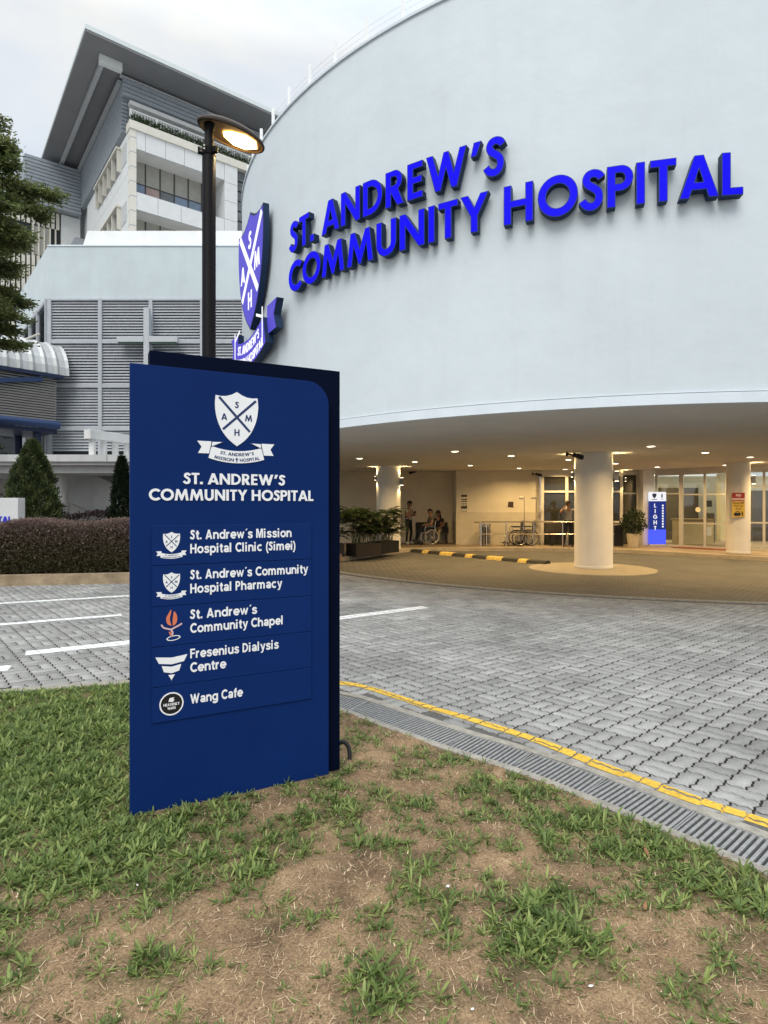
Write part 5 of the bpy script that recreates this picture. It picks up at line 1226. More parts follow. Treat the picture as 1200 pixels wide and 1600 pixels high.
# ------------------------------------------------------------------ podium building at left
KW = 22.5/FPX
wx = lambda x: (x-600)*KW
wz = lambda y: EYE+(HZ-y)*KW
pb = thing('podium_building', (-8.5, 22.5, 0), 'pale green rendered block faced with grey metal louvres left of the round building', 'building')
Ztop, Zl = wz(385), wz(467)
CH = [(-2.6,22.5),(-12.85,22.5),(-17.6,28.2),(-17.6,40),(-2.6,40)]
m = MB(); m.poly(CH[::-1], Zl, Ztop); m.build('upper_wall', MT['podium'], pb, world=True)
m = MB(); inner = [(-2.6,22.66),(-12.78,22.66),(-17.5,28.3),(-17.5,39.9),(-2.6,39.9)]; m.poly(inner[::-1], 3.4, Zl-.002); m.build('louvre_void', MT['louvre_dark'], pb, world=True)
m = MB(); m.prism([[(-12.5,Ztop-.002),(-12.08,12.85),(-2.8,12.85),(-2.8,Ztop-.002)]], lambda x, z: (x, 24.0, z), lambda x, z: (x, 39.5, z)); m.build('roof_ledge', MT['white'], pb, world=True)
m = MB(); m.box(-12.85, -2.9, 22.47, 22.55, Ztop+.002, Ztop+.05); m.build('coping', MT['render_trim'], pb, world=True)
xs = [wx(78), wx(157), wx(236), wx(316), wx(396), wx(470)]; zs = [wz(467), wz(534), wz(603), wz(670), wz(707)]
for i in range(5):
    for j in range(4):
        x0, x1, z1, z0 = xs[i]+.07, xs[i+1]-.07, zs[j]-.07, zs[j+1]+.05
        q = MB(); ns = max(6, int((z1-z0)/.108)); dz = (z1-z0)/ns
        for k in range(ns):
            z = z0+dz*(k+.5); q.add([(x0,22.50,z-.020),(x1,22.50,z-.020),(x1,22.57,z+.046),(x0,22.57,z+.046),(x0,22.503,z-.052),(x1,22.503,z-.052)], [(0,1,2,3),(4,5,1,0)])
        q.build('louvre_panel', MT['louvre'], pb, world=True)
q = MB()
for x in xs: q.box(x-.07, x+.07, 22.44, 22.60, 3.5, Zl-.004)
for i in range(5):
    for z in zs[:-1]: q.box(xs[i]+.071, xs[i+1]-.071, 22.452, 22.60, z-.07, z+.07-(.08 if z == zs[0] else 0))
q.build('louvre_frame', MT['louvre'], pb, world=True)
# louvres on the canted side
a = Vector((-12.85,22.5,0)); d = (Vector((-17.6,28.2,0))-a).normalized(); nrm_ = Vector((-d.y, d.x, 0)); nrm_ = nrm_ if nrm_.x < 0 else -nrm_
for i in range(4):
    q = MB(); s0, s1 = .15+1.75*i, 1.75*(i+1)+.0
    for k in range(16):
        z = Zl-.18-k*.112; p0, p1 = a+d*s0, a+d*s1
        q.add([p0+nrm_*.02+Vector((0,0,z-.04)), p1+nrm_*.02+Vector((0,0,z-.04)), p1-nrm_*.05+Vector((0,0,z+.04)), p0-nrm_*.05+Vector((0,0,z+.04))], [(0,1,2,3)])
    q.build('louvre_panel', MT['louvre'], pb, world=True)
q = MB()
for i in range(5): p = a+d*(.07+1.75*i); q.bar(p+Vector((0,0,3.5))+nrm_*.02, p+Vector((0,0,Zl))+nrm_*.02, .14, .12, up=d)
for z in (Zl-.05, Zl-1.98): q.bar(a+d*.05+Vector((0,0,z))+nrm_*.05, a+d*7+Vector((0,0,z))+nrm_*.05, .06, .12)
q.build('louvre_frame', MT['louvre'], pb, world=True)
# slab, pillar, stair under the podium
MT['slab'] = M('slab_paint', (.58,.58,.57), .7, .06, 3, streak=.3)
m = MB(); m.box(-18, -3.6, 20.4, 40, 3.18, 3.42); m.box(-18, -3.6, 20.5, 40, 3.06, 3.178); m.box(-18, -3.6, 20.75, 40, 2.80, 3.058); m.build('terrace_slab', MT['slab'], pb, world=True)
q = MB()
for x in (-14.6, -12.1, -9.6, -7.1): q.box(x-.008, x+.008, 20.394, 20.41, 3.2, 3.4)
q.build('slab_joints', MT['louvre_dark'], pb, world=True)
MT['under'] = M('underside_wall', (.52,.50,.46), .8, .1, 2)
for x in (-11.95, -15.5, -8.0): m = MB(); m.lathe([(.34,.2),(.34,2.80)], c=(x,21.6,0), n=32); m.build('pillar', MT['slab'], pb, world=True, smooth=True)
m = MB(); m.box(-18, -3.6, 26.0, 26.2, .1, 2.799); m.build('rear_wall', MT['under'], pb, world=True)
sr = thing('stair_flight', (-10.5, 23, .2), 'pale stair parapet sloping down to the right under the terrace slab', 'stair')
m = MB(); m.prism([[(-12.3,1.80),(-11.6,1.50),(-8.9,.25),(-7.9,.25),(-7.9,1.28),(-11.55,2.97),(-12.3,2.97)]], lambda x, z: (x, 22.9, z), lambda x, z: (x, 23.05, z)); m.build('parapet', MT['slab'], sr, world=True)
m = MB(); m.prism([[(-12.3,1.75),(-11.6,1.45),(-8.9,.2),(-12.3,.2)]], lambda x, z: (x, 23.06, z), lambda x, z: (x, 24.3, z)); m.build('flight', MT['under'], sr, world=True)
MT['brownrail'] = M('brown_handrail', (.14,.09,.06), .5)
m = MB(); m.tube([(-11.3,23.0,3.0),(-10.6,23.0,2.96),(-7.9,23.0,1.65)], .03, 8); m.build('handrail', MT['brownrail'], sr, world=True, smooth=True)
# white cross in front of the louvres
MT['crosspaint'] = M('cross_paint', (.49,.51,.53), .6, .05, 4)
cr_ = thing('white_cross', (wx(235), 22.2, 3.5), 'plain white cross standing in front of the grey louvre wall', 'cross')
m = MB(); m.box(wx(231), wx(239.5), 22.08, 22.28, 3.42, wz(486)); m.build('upright', MT['crosspaint'], cr_, world=True, bevel=.01)
m = MB(); m.box(wx(190), wx(230.9), 22.07, 22.29, wz(539), wz(530)); m.box(wx(239.6), wx(283), 22.07, 22.29, wz(539), wz(530)); m.build('arms', MT['crosspaint'], cr_, world=True, bevel=.01)
MT['armshade'] = M('arm_shade_green', (.05,.09,.07), .5); m = MB(); m.box(wx(192), wx(229), 22.10, 22.26, wz(541.5), wz(539)-.003); m.box(wx(241), wx(280), 22.10, 22.26, wz(541.5), wz(539)-.003); m.build('arm_shade', MT['armshade'], cr_, world=True)  # dark green strips modelled in for the shadow beneath the arms
# white portal frame on the terrace
tf = thing('portal_frame', (-10, 21.4, 3.42), 'white painted beam on four short posts standing on the terrace slab', 'frame')
p0, p1 = Vector((-10.34,20.5,4.30)), Vector((-9.62,22.2,4.30)); dd = (p1-p0)
m = MB(); m.bar(p0-Vector((0,0,.16)), p1-Vector((0,0,.16)), .30, .32); m.build('beam', MT['white'], tf, world=True, bevel=.01)
for t in (.12, .38, .66, .95):
    p = p0+dd*t; m = MB(); m.box(p.x-.085, p.x+.085, p.y-.085, p.y+.085, 3.425, 3.979); m.build('post', MT['white'], tf, world=True)

# covered link bridge with a ribbed barrel roof
lk = thing('link_bridge', (-13.2, 21.0, 3.0), 'covered link bridge with a ribbed barrel roof and blue edge beams at far left', 'bridge')
aD = Vector((-.63,-.777,0)); nD = Vector((.777,-.63,0)); E0 = Vector((-12.20,21.62,6.50)); RV = 1.30
MT['roofmetal'] = M('ribbed_roof_metal', (.50,.51,.50), .45, .1, 5, metal=.3, streak=.35); MT['bluebeam'] = M('blue_beam_paint', (.02,.045,.125), .5, .1, 6); MT['bluedark'] = M('dark_blue_truss', (.012,.02,.06), .5, .1, 6); MT['greylouvre'] = M('grey_louvre', (.25,.24,.225), .6, .1, 4)
q = MB(); nS, nA = 60, 14; 
for i in range(nS+1):
    s = -.6+6.2*i/nS
    rib = .045 if i % 4 == 0 else 0.0
    for j in range(nA+1):
        t = pi*j/nA; rr = RV+rib; p = E0+aD*s-nD*(RV-rr*cos(t))+Vector((0,0,rr*sin(t)*1.05)); q.v.append(tuple(p))
for i in range(nS):
    for j in range(nA): b0 = i*(nA+1)+j; q.f.append((b0, b0+1, b0+nA+2, b0+nA+1)); q.m.append(0)
q.build('barrel_roof', MT['roofmetal'], lk, world=True)
q = MB(); q.bar(E0+aD*-.4+Vector((0,0,-.08)), E0+aD*5.6+Vector((0,0,-.08)), .12, .13); q.build('eave_beam', MT['bluedark'], lk, world=True)
q = MB(); q.bar(E0+aD*.3+Vector((0,0,-.25))-nD*.02, E0+aD*2.2+Vector((0,0,-.62))-nD*.02, .06, .16); q.bar(E0+aD*5+Vector((0,0,-.25))-nD*.02, E0+aD*2.6+Vector((0,0,-.62))-nD*.02, .06, .16); q.build('truss_brace', MT['bluebeam'], lk, world=True)
q = MB()
for k in range(17):
    z = 6.28-k*.092; q.bar(E0+aD*-.2-nD*.10+Vector((0,0,z-E0.z)), E0+aD*5.6-nD*.10+Vector((0,0,z-E0.z)), .02, .055)
q.build('louvre', MT['greylouvre'], lk, world=True)
q = MB(); q.bar(E0+aD*-.2-nD*.2+Vector((0,0,-.95)), E0+aD*5.6-nD*.2+Vector((0,0,-.95)), .02, 1.6); q.build('lining', MT['louvre_dark'], lk, world=True)
q = MB(); q.tube([E0+aD*-.25+Vector((0,0,4.62-E0.z)), E0+aD*5.6+Vector((0,0,4.62-E0.z))], .15, 14); q.build('edge_pipe', MT['bluebeam'], lk, world=True, smooth=True)
q = MB(); q.bar(E0+aD*-.2-nD*1.3+Vector((0,0,4.40-E0.z)), E0+aD*5.6-nD*1.3+Vector((0,0,4.40-E0.z)), 2.5, .14); q.build('deck', MT['bluedark'], lk, world=True)
for s, nn__ in ((.35,.4),(.35,2.2),(4.2,.4)):
    p = E0+aD*s-nD*nn__; q = MB(); q.tube([(p.x,p.y,3.43 if p.y > 20.4 else .0),(p.x,p.y,4.32)], .14, 12); q.build('post', MT['bluedark'], lk, world=True, smooth=True)
# floodlight on the canted wall
q = MB(); p = a+nrm_*.35+Vector((.1,0,8.15)); q.bar(p, p+Vector((-.55,-.25,-.35)), .12, .06); tag(q.build('flood_light', MT['alu'], bevel=.01), 'slim bracket floodlight above the barrel roof of the link bridge', 'floodlight')

# ------------------------------------------------------------------ high-rise with the big overhanging roof
tw = thing('hospital_tower', (-18.1, 42, 0), 'tall cream and grey tower with a broad overhanging roof and planted terrace', 'building', rz=R(38))
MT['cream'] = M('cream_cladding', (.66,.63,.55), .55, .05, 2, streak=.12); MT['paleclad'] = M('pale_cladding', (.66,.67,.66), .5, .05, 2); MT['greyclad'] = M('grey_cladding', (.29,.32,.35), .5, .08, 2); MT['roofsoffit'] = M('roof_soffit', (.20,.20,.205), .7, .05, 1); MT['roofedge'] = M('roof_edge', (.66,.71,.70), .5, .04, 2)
MT['tglass'] = M('tower_glass', (.13,.145,.15), .12, .3, 1.5, spec=.6); MT['blind'] = M('window_blind', (.36,.35,.31), .6, .1, 1.5); MT['curtain_b'] = M('blue_curtain', (.22,.28,.38), .7); MT['curtain_p'] = M('pink_curtain', (.42,.32,.29), .7); MT['mullion'] = M('dark_mullion', (.06,.06,.06), .5)
def tb(name, x0, x1, y0, y1, z0, z1, mat, parent=tw, bev=0): return MB().box(x0, x1, y0, y1, z0, z1).build(name, MT[mat], parent, bevel=bev)
tb('wall', .42, 16, 2.0, 20, 0, 33.0, 'paleclad')
# corner pier, left face
tb('corner_pier', 0, .42, 0, .5, 0, 28.6, 'cream'); tb('ledge', -.06, 16, -.08, .9, 28.6, 29.18, 'cream')
lw = MB(); 
for k in range(8): lw.box(.002, .41, .503, 14.0, 28.59-3.0*(k+1)+.03, 28.59-3.0*k)
lw.build('side_wall', MT['paleclad'], tw)
q = MB()
for k in range(14): z = 28.0-k*1.05; q.box(-.006, .426, -.006, .51, z, z+.045)
q.build('pier_joints', MT['greyclad'], tw)
for zz0 in (26.55, 22.25, 17.9):       # side windows under a hood
    f = MB(); f.box(-.38, .0, 2.4, 9.8, zz0+1.62, zz0+1.76); f.box(-.28, -.001, 2.5, 2.62, zz0, zz0+1.619); f.box(-.28, -.001, 9.5, 9.62, zz0, zz0+1.619)
    for k in range(1, 5): f.box(-.30, -.001, 2.6+1.4*k, 2.72+1.4*k, zz0, zz0+1.619)
    fo = f.build('side_window', MT['cream'], tw); g_ = MB(); g_.box(-.02, -.003, 2.63, 9.49, zz0+.02, zz0+1.61); g_.build('pane', MT['tglass'], fo)
    q = MB()
    for k in range(8): q.box(-.05, -.004, .95, 2.3, zz0+.1+k*.19, zz0+.2+k*.19)
    q.build('grille', MT['paleclad'], tw)
# right face: open galleries with window walls
for fl_, (zc1, zc0) in enumerate(((27.3,24.2),(22.95,19.85),(18.6,15.5))):
    top_ = 28.6 if fl_ == 0 else zc0+0
    ztop_ = 28.599 if fl_ == 0 else (24.2, 24.2, 19.85)[fl_]
    s = MB()
    nspl = (.42, 1.95, 3.65, 5.35, 7.05) if fl_ else (.42, 1.05, 2.5, 3.9, 5.3, 7.05)
    for x0, x1 in zip(nspl[:-1], nspl[1:]): s.box(x0+.012, x1-.012, .04, .20, zc1, ztop_-.004)
    s.build('spandrel', MT['paleclad'], tw)
    tb('gallery_ceiling', .43, 7.04, .21, 1.98, zc1+.12, zc1+.3, 'soffit'); tb('gallery_floor', .43, 7.04, .201, 1.98, zc0-.2, zc0-.02, 'slab')
    mu = MB(); wn = 6
    for k in range(wn+1): x = .5+6.5*k/wn; mu.box(x-.045, x+.045, 1.86, 1.93, zc0, zc1+.119)
    mu.box(.5, 7.0, 1.87, 1.925, zc0+1.55, zc0+1.62); mo = mu.build('window_wall', MT['mullion'], tw)
    for k in range(wn):
        x0, x1 = .545+6.5*k/wn, .455+6.5*(k+1)/wn
        tb('blind', x0, x1, 1.90, 1.92, zc0+1.63, zc1+.11, 'blind', mo)
        tb('pane', x0, x1, 1.90, 1.92, zc0, zc0+1.54, ('curtain_b','curtain_p','tglass','curtain_b','curtain_b','tglass')[k] if fl_ == 0 else 'tglass', mo)
    q = MB(); q.box(.45, 7.0, .26, .30, zc0+.0, zc0+.04); q.build('rail', MT['mullion'], tw)
pr = MB()
for k in range(9):
    for x0, x1 in ((7.06, 8.12),(8.9, 9.6),(9.63,13)): pr.box(x0, x1, 0, 1.99, 28.59-1.45*(k+1)+.03, 28.59-1.45*k)
pr.build('right_pier', MT['paleclad'], tw)
gs = MB()
for k in range(18): gs.box(8.13, 8.89, .35, 1.98, 28.5-.8*(k+1)+.12, 28.5-.8*k)
gs.build('slit_window', MT['tglass'], tw)
# terrace above the ledge
MT['planthedge'] = M_leaf('terrace_leaf', (.02,.035,.015), (.08,.12,.05), .2, .5)
r_ = np.random.default_rng(5); n = 4600; P = np.c_[r_.uniform(.1,14,n), r_.uniform(.0,.55,n), 29.14+r_.uniform(0,.55,n)]; dv_ = r_.normal(size=(n,3))+np.array((0,-.3,.8)); V, F = leaves(P, dv_, np.full(n,.20), np.full(n,.08), r_)
hg = thing('terrace_hedge', tuple(Matrix.Translation((-18.1,42,0)) @ Matrix.Rotation(R(38),4,'Z') @ Vector((7,.3,29.18))), 'green planting along the edge of the tower terrace', 'hedge', rz=R(38)); np_mesh('foliage', V-np.array((7,.3,29.18)), F, MT['planthedge'], hg, r_.random(n))
q = MB(); q.box(.2, 15, .86, .92, 30.45, 30.53)
for k in range(76): x = .25+k*.195; q.box(x, x+.05, .87, .91, 29.19, 30.449)
for k in range(9): x = .2+k*1.85; q.box(x, x+.14, .84, .94, 29.185, 30.54)
q.build('terrace_railing', MT['white'], tw)
tb('terrace_wall', .5, 16, 4.6, 5.0, 29.19, 31.99, 'greyclad'); tb('terrace_beam', .25, 16, 1.05, 1.5, 30.98, 31.28, 'slab')
# upper storey: grey cladding bands
cl_ = MB()
for k in range(13): cl_.box(-.10, .35, 2.0, 17.0, 29.25+.29*k+.06, 29.25+.29*(k+1))
for k in range(13): cl_.box(.36, 3.0, 2.6, 3.0, 29.25+.29*k+.06, 29.25+.29*(k+1)) if k < 9 else None
cl_.build('grey_wall', MT['greyclad'], tw)
fa = MB()
for k in range(4): fa.box(-.12, 16, 1.55, 2.0, 31.75+.32*k+.05, 31.75+.32*(k+1))
fa.build('grey_fascia', MT['greyclad'], tw)
MT['fascia_trim'] = M('fascia_trim', (.42,.43,.44), .5)
tb('fascia_trim', -.3, 16, 1.45, 1.75, 33.05, 33.15, 'fascia_trim'); tb('side_trim', -.38, -.13, 1.9, 19, 32.72, 32.98, 'fascia_trim'); tb('roof_beam', -1.75, -1.5, .9, 19, 32.95, 33.335, 'fascia_trim'); tb('beam_end', -1.9, -.4, .5, .88, 32.75, 33.335, 'paleclad')
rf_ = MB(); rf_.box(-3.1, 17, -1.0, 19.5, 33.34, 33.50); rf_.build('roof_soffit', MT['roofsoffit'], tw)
rf_ = MB(); rf_.box(-3.13, 17.03, -1.03, 19.53, 33.502, 33.82); rf_.build('roof_edge', MT['roofedge'], tw)
# wing at the far end of the left face
wg = MB()
for k in range(13): wg.box(-4.6, -.11, 16.2, 21, 28.6+.32*k+.06, 28.6+.32*(k+1))
wg.build('wing_cladding', MT['greyclad'], tw)
tb('wing_white', -1.6, -.02, 17.0, 21, 5, 28.58, 'paleclad')
wf = MB(); wf.box(-9.5, -1.61, 17.3, 21, 5, 28.58); wf.build('wing_wall', MT['louvre_dark'], tw)
q = MB()
for z0, z1 in ((27.1,28.57),(20.8,24.3),(14,18)):
    q = MB()
    for k in range(20): x = -9.4+k*.39; q.box(x, x+.26, 17.12, 17.29, z0, z1)
    q.build('wing_fins', MT['cream'], tw)
q = MB()
for k in range(5): x = -3.9+k*.45; q.box(x, x+.12, 17.10, 17.195, 24.31, 27.09)
q.build('window_fins', MT['cream'], tw)
tb('wing_blind', -3.95, -2.4, 17.2, 17.295, 24.4, 27.0, 'blind')
for z in (24.3, 20.0):
    b_ = tb('side_balcony', -1.0, -.005, 14.05, 16.15, z, z+1.3, 'greyclad'); 
# orange block far left
ob = thing('beige_block', (-42, 62, 0), 'plain beige orange building at the far left edge behind the tree', 'building'); MT['beige'] = M('beige_render', (.58,.43,.30), .8, .05, .5)
MB().box(-12, 4.2, 0, 12, 0, 31).build('wall', MT['beige'], ob); MB().box(4.21, 5.0, .5, 11, 0, 29).build('edge_wall', MT['louvre_dark'], ob)

# ------------------------------------------------------------------ planting at left
pbk = resample(smooth_line([tuple(p) for p in PK], 6), .4)
MT['plantkerb'] = M('planter_kerb_stone', (.36,.27,.17), .85, .3, 4, bump=.6, bscale=25, dirt=.5)
m = MB(); strip(m, off(pbk, -.0), off(pbk, .16), .22, 0, .26); tag(m.build('planter_kerb', MT['plantkerb']), 'low worn stone kerb along the front of the purple hedge', 'kerb')
bed = [tuple(p) for p in off(pbk, .15)]+[(-2.5,20.3),(-20,20.3),(-20,11)]
MB().poly(bed[::-1], .0, .17).build('planter_bed', MT['soil']); tag(bpy.data.objects['planter_bed'], kind='structure')
def hedge(path, depth, h0, h1, n, mats, label, name, lf, seed, twigs=True):
    r = np.random.default_rng(seed); Pth = resample(path, .1); T = np.gradient(Pth, axis=0); T /= np.linalg.norm(T, axis=1, keepdims=True); Nn = np.c_[-T[:,1], T[:,0]]
    c = Pth[len(Pth)//2]; t = thing(name, (c[0], c[1], .17), label, 'hedge')
    k = r.integers(0, len(Pth), n); u = r.random(n); face = r.random(n)
    dep = np.where(face < .45, r.uniform(0, .12, n), np.where(face < .85, r.random(n), r.random(n)))*depth
    zz_ = np.where(face < .45, h0+(h1-h0)*u, np.where(face < .85, h1-r.random(n)**2*.14, h0+(h1-h0)*u))
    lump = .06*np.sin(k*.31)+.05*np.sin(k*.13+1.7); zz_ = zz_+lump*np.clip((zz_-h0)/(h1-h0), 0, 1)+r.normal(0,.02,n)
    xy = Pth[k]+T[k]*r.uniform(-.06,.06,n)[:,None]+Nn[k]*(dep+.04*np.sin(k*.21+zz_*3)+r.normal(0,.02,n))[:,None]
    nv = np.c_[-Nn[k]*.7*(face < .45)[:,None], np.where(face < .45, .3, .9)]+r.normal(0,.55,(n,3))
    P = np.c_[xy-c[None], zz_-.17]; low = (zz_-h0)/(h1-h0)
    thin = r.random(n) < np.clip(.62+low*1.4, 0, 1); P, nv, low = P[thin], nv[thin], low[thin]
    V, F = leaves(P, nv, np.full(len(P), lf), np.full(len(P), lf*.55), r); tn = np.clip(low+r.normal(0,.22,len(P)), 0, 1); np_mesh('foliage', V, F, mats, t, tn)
    if twigs:
        n3 = 26000; k3 = r.integers(0, len(Pth), n3); z3 = h0+(h1-.12-h0)*r.random(n3); d3 = r.uniform(.22, .6, n3)*depth
        P3_ = np.c_[Pth[k3]+T[k3]*r.uniform(-.06,.06,n3)[:,None]+Nn[k3]*d3[:,None]-c[None], z3-.17]
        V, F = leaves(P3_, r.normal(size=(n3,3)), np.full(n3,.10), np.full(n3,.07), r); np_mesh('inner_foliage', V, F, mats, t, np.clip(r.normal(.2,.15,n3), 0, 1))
        q = MB()
        for i in range(0, len(Pth), 3):
            for w_ in range(3):
                b0 = Pth[i]+Nn[i]*r.uniform(.1, depth*.8)-c; a_ = r.uniform(0, 2*pi); l = r.uniform(.15,.4); hh = (h1-h0)*r.uniform(.5,.9)
                q.tube([(b0[0],b0[1],0),(b0[0]+cos(a_)*l*.3,b0[1]+sin(a_)*l*.3,hh*.4),(b0[0]+cos(a_)*l,b0[1]+sin(a_)*l,hh)], [.014,.010,.005], 5)
        q.build('stems', MT['bark'], t)
    return t
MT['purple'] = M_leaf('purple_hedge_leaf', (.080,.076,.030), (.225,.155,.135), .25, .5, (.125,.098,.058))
hpth = [tuple(p) for p in off(pbk, .30) if p[0] < -3.6]
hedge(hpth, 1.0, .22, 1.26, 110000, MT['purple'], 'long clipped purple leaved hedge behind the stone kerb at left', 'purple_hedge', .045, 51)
MT['purple2'] = M_leaf('dark_hedge_leaf', (.02,.022,.012), (.075,.045,.045), .2, .5)
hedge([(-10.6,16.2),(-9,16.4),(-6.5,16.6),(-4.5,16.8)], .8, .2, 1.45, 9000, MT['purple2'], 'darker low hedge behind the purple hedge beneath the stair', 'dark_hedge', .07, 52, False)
MT['cypress'] = M_leaf('cypress_leaf', (.035,.055,.020), (.20,.225,.09), .25, .55, (.098,.124,.045)); MT['cypress_d'] = M_leaf('dark_cypress_leaf', (.008,.016,.008), (.035,.055,.022), .15, .55)
def cone_tree(x, y, h, r0, n, mat, label, seed, pw_=.68):
    r = np.random.default_rng(seed); t = thing('conical_tree', (x, y, .17), label, 'tree'); u = r.random(n)**.8; az = r.uniform(0, 2*pi, n)
    prof = r0*np.clip((1-u), 0, 1)**pw_*(.72+.28*np.clip(u*9, 0, 1))
    lump = 1+.13*np.sin(az*4+u*17)+.11*np.sin(az*7-u*31)+r.normal(0,.08,n); rr = prof*lump*(1-.32*r.random(n)**2)+.01
    P = np.c_[rr*np.cos(az), rr*np.sin(az), .1+u*h]; nv = np.c_[np.cos(az)*.55, np.sin(az)*.55, np.full(n,.85)]+r.normal(0,.4,(n,3))
    V, F = leaves(P, nv, np.full(n,.11), np.full(n,.045), r); cl = .5+.25*np.sin(az*5+u*23)+.2*np.sin(az*9-u*41); np_mesh('crown', V, F, mat, t, np.clip(cl+r.normal(0,.2,n), 0, 1))
    q = MB(); q.tube([(0,0,-.1),(.01,0,h*.5),(0,0,h*.9)], [.06,.04,.01], 8); q.build('trunk', MT['bark'], t)
cone_tree(-8.95, 15.0, 3.0, .84, 15000, MT['cypress'], 'broad bushy green conical tree behind the hedge left of the pillar', 61)
cone_tree(-7.30, 16.4, 2.70, .36, 5000, MT['cypress_d'], 'slim dark conical tree just left of the navy sign', 62, .6)
# small palm-like plant by the stair
dp = thing('small_palm', (-7.9, 16.9, .17), 'small spiky palm plant in front of the stair parapet', 'plant'); r = np.random.default_rng(71); Vv, Ff, o = [], [], 0
for k in range(26):
    a_ = r.uniform(0, 2*pi); e0 = r.uniform(.2, 1.3); L_ = r.uniform(.35,.6); prev = np.array((0,0,1.15)); 
    for s in range(5):
        el = e0-1.1*s/5; nxt = prev+L_/5*np.array((cos(a_)*cos(el), sin(a_)*cos(el), sin(el))); sd_ = np.array((-sin(a_), cos(a_), 0))*.035*(1-s/5.5); s2 = sd_*(1-(s+1)/5.5)/(1-s/5.5)
        Vv += [prev-sd_, prev+sd_, nxt+s2, nxt-s2]; Ff.append((o,o+1,o+2,o+3)); o += 4; prev = nxt
np_mesh('fronds', np.array(Vv), np.array(Ff), MT['palm'], dp, r.random(len(Ff))); q = MB(); q.tube([(0,0,0),(0,0,1.16)], [.05,.035], 8); q.build('trunk', MT['bark'], dp)
# low white hospital sign behind the hedge
ls = thing('low_white_sign', (-9.9, 13.55, .17), 'low white sign wall with blue hospital lettering behind the hedge at far left', 'sign')
xR = (28-600)/FPX*13.4+9.9; MB().box(-2.4, xR, -.15, .12, 0, EYE+12*13.4/FPX-.17).build('panel', MT['white'], ls, bevel=.008)
MT['blue_let'] = M('blue_lettering', (.035,.05,.60), .4); q = MB(); 
for row, (txt, z, wd_, off_) in enumerate((("COMMUNITY HOSPITAL", EYE-27*13.4/FPX-.17, 2.05, -.14), ("ST. ANDREW'S", EYE-27*13.4/FPX-.17+.26, 1.25, -.94))):
    x1 = xR+off_
    for ch, loops, a_, b2 in caps(txt, wd_, .15): q.prism([[(x1-wd_+px, z+py) for px, py in lp_] for lp_ in loops], P4(-.1505), P4(-.17))
q.build('lettering', MT['blue_let'], ls)

# broad-leaved street tree, crown reaching in from the left
def tree(name, base, label, seed, trunk_h, branches, leafmat, lf=.085, per=34):
    r = np.random.default_rng(seed); t = thing(name, base, label, 'tree'); q = MB()
    tp = [(0,0,-.2),(.05,.03,trunk_h*.3),(-.03,.05,trunk_h*.6),(.04,.0,trunk_h*.85),(0,0,trunk_h)]; q.tube(smooth_line(tp, 4), [.17-.13*i/16 for i in range(17)], 10)
    LP, LD, TT = [], [], []
    for (z0, az, ln_, rise) in branches:
        p = np.array((0,0,z0)); d = np.array((cos(az), sin(az), rise)); pts = [tuple(p)]; nseg = 7
        for k in range(nseg):
            d = d+np.array((r.normal(0,.12), r.normal(0,.12), -.045+r.normal(0,.05))); dn = d/np.linalg.norm(d); p = p+dn*ln_/nseg; pts.append(tuple(p))
            if k >= 1:
                for w_ in range(6 if k < nseg-1 else 8):
                    a2 = atan2(dn[1], dn[0])+r.uniform(-1.4,1.4); tl = r.uniform(.25,.75)*(1.1-.08*k); e2 = r.uniform(-.28,.45); td = np.array((cos(a2)*cos(e2), sin(a2)*cos(e2), sin(e2)))
                    tip = p+td*tl; q.tube([tuple(p), tuple((p+tip)/2+np.array((0,0,.03))), tuple(tip)], [.009,.006,.003], 4, cap=False)
                    nl = per; s = r.random(nl)**.7; PP_ = p+td*(tl*s)[:,None]+r.normal(0,.055,(nl,3))*np.array((1.4,1.4,.6)); LP.append(PP_)
                    dd_ = td*.7+r.normal(0,.6,(nl,3)); dd_[:,2] = dd_[:,2]*.5+.05; LD.append(dd_); TT.append(np.clip(r.normal(.45,.13)+r.normal(0,.18,nl)+.15*s, 0, 1))
        q.tube(pts, [.055-.045*i/nseg for i in range(nseg+1)], 6)
    q.build('trunk', MT['bark'], t, smooth=True); P, d_, tt_ = np.concatenate(LP), np.concatenate(LD), np.concatenate(TT)
    V, F = leaves(P, d_, np.full(len(P), lf), np.full(len(P), lf*.42), r); np_mesh('crown', V, F, leafmat, t, tt_); print(name, len(P)); return t
MT['treeleaf'] = M_leaf('street_tree_leaf', (.042,.062,.018), (.25,.27,.095), .4, .5, (.12,.15,.048))
r = np.random.default_rng(81); br_ = []
for k, z in enumerate(np.linspace(5.0, 9.9, 48)):
    az = r.uniform(-1.9, 1.9) if k % 5 else r.uniform(1.9, 4.4)
    reach = (1.75 if z < 6.3 else 2.25) if z < 7.6 else 2.4-(z-7.6)*.45
    br_.append((z, az, max(.9, reach*r.uniform(.75,1.08)), r.uniform(.05,.35)))
br_ += [(8.6, -.15, 2.1, .62), (8.3, .05, 2.35, .3), (7.2, -.3, 2.3, .22), (6.8, .1, 2.2, .12), (5.5, -.2, 2.05, .1), (9.0, -.6, 1.6, .6), (8.0,-.9,2.3,.35),(6.2,-.6,2.5,.2)]
tree('street_tree', (-9.85, 12.65, .17), 'dark green tree whose layered crown reaches in at the left edge', 82, 9.6, br_, MT['treeleaf'], .095, 60)
r = np.random.default_rng(83); tree('background_tree', (-18.2, 26.5, 0), 'dark tree seen in the gap under the link bridge', 84, 5.2, [(z, r.uniform(0,6.28), r.uniform(.9,1.7), r.uniform(.1,.5)) for z in np.linspace(1.6,5.0,22)], MT['cypress_d'], .13, 20)
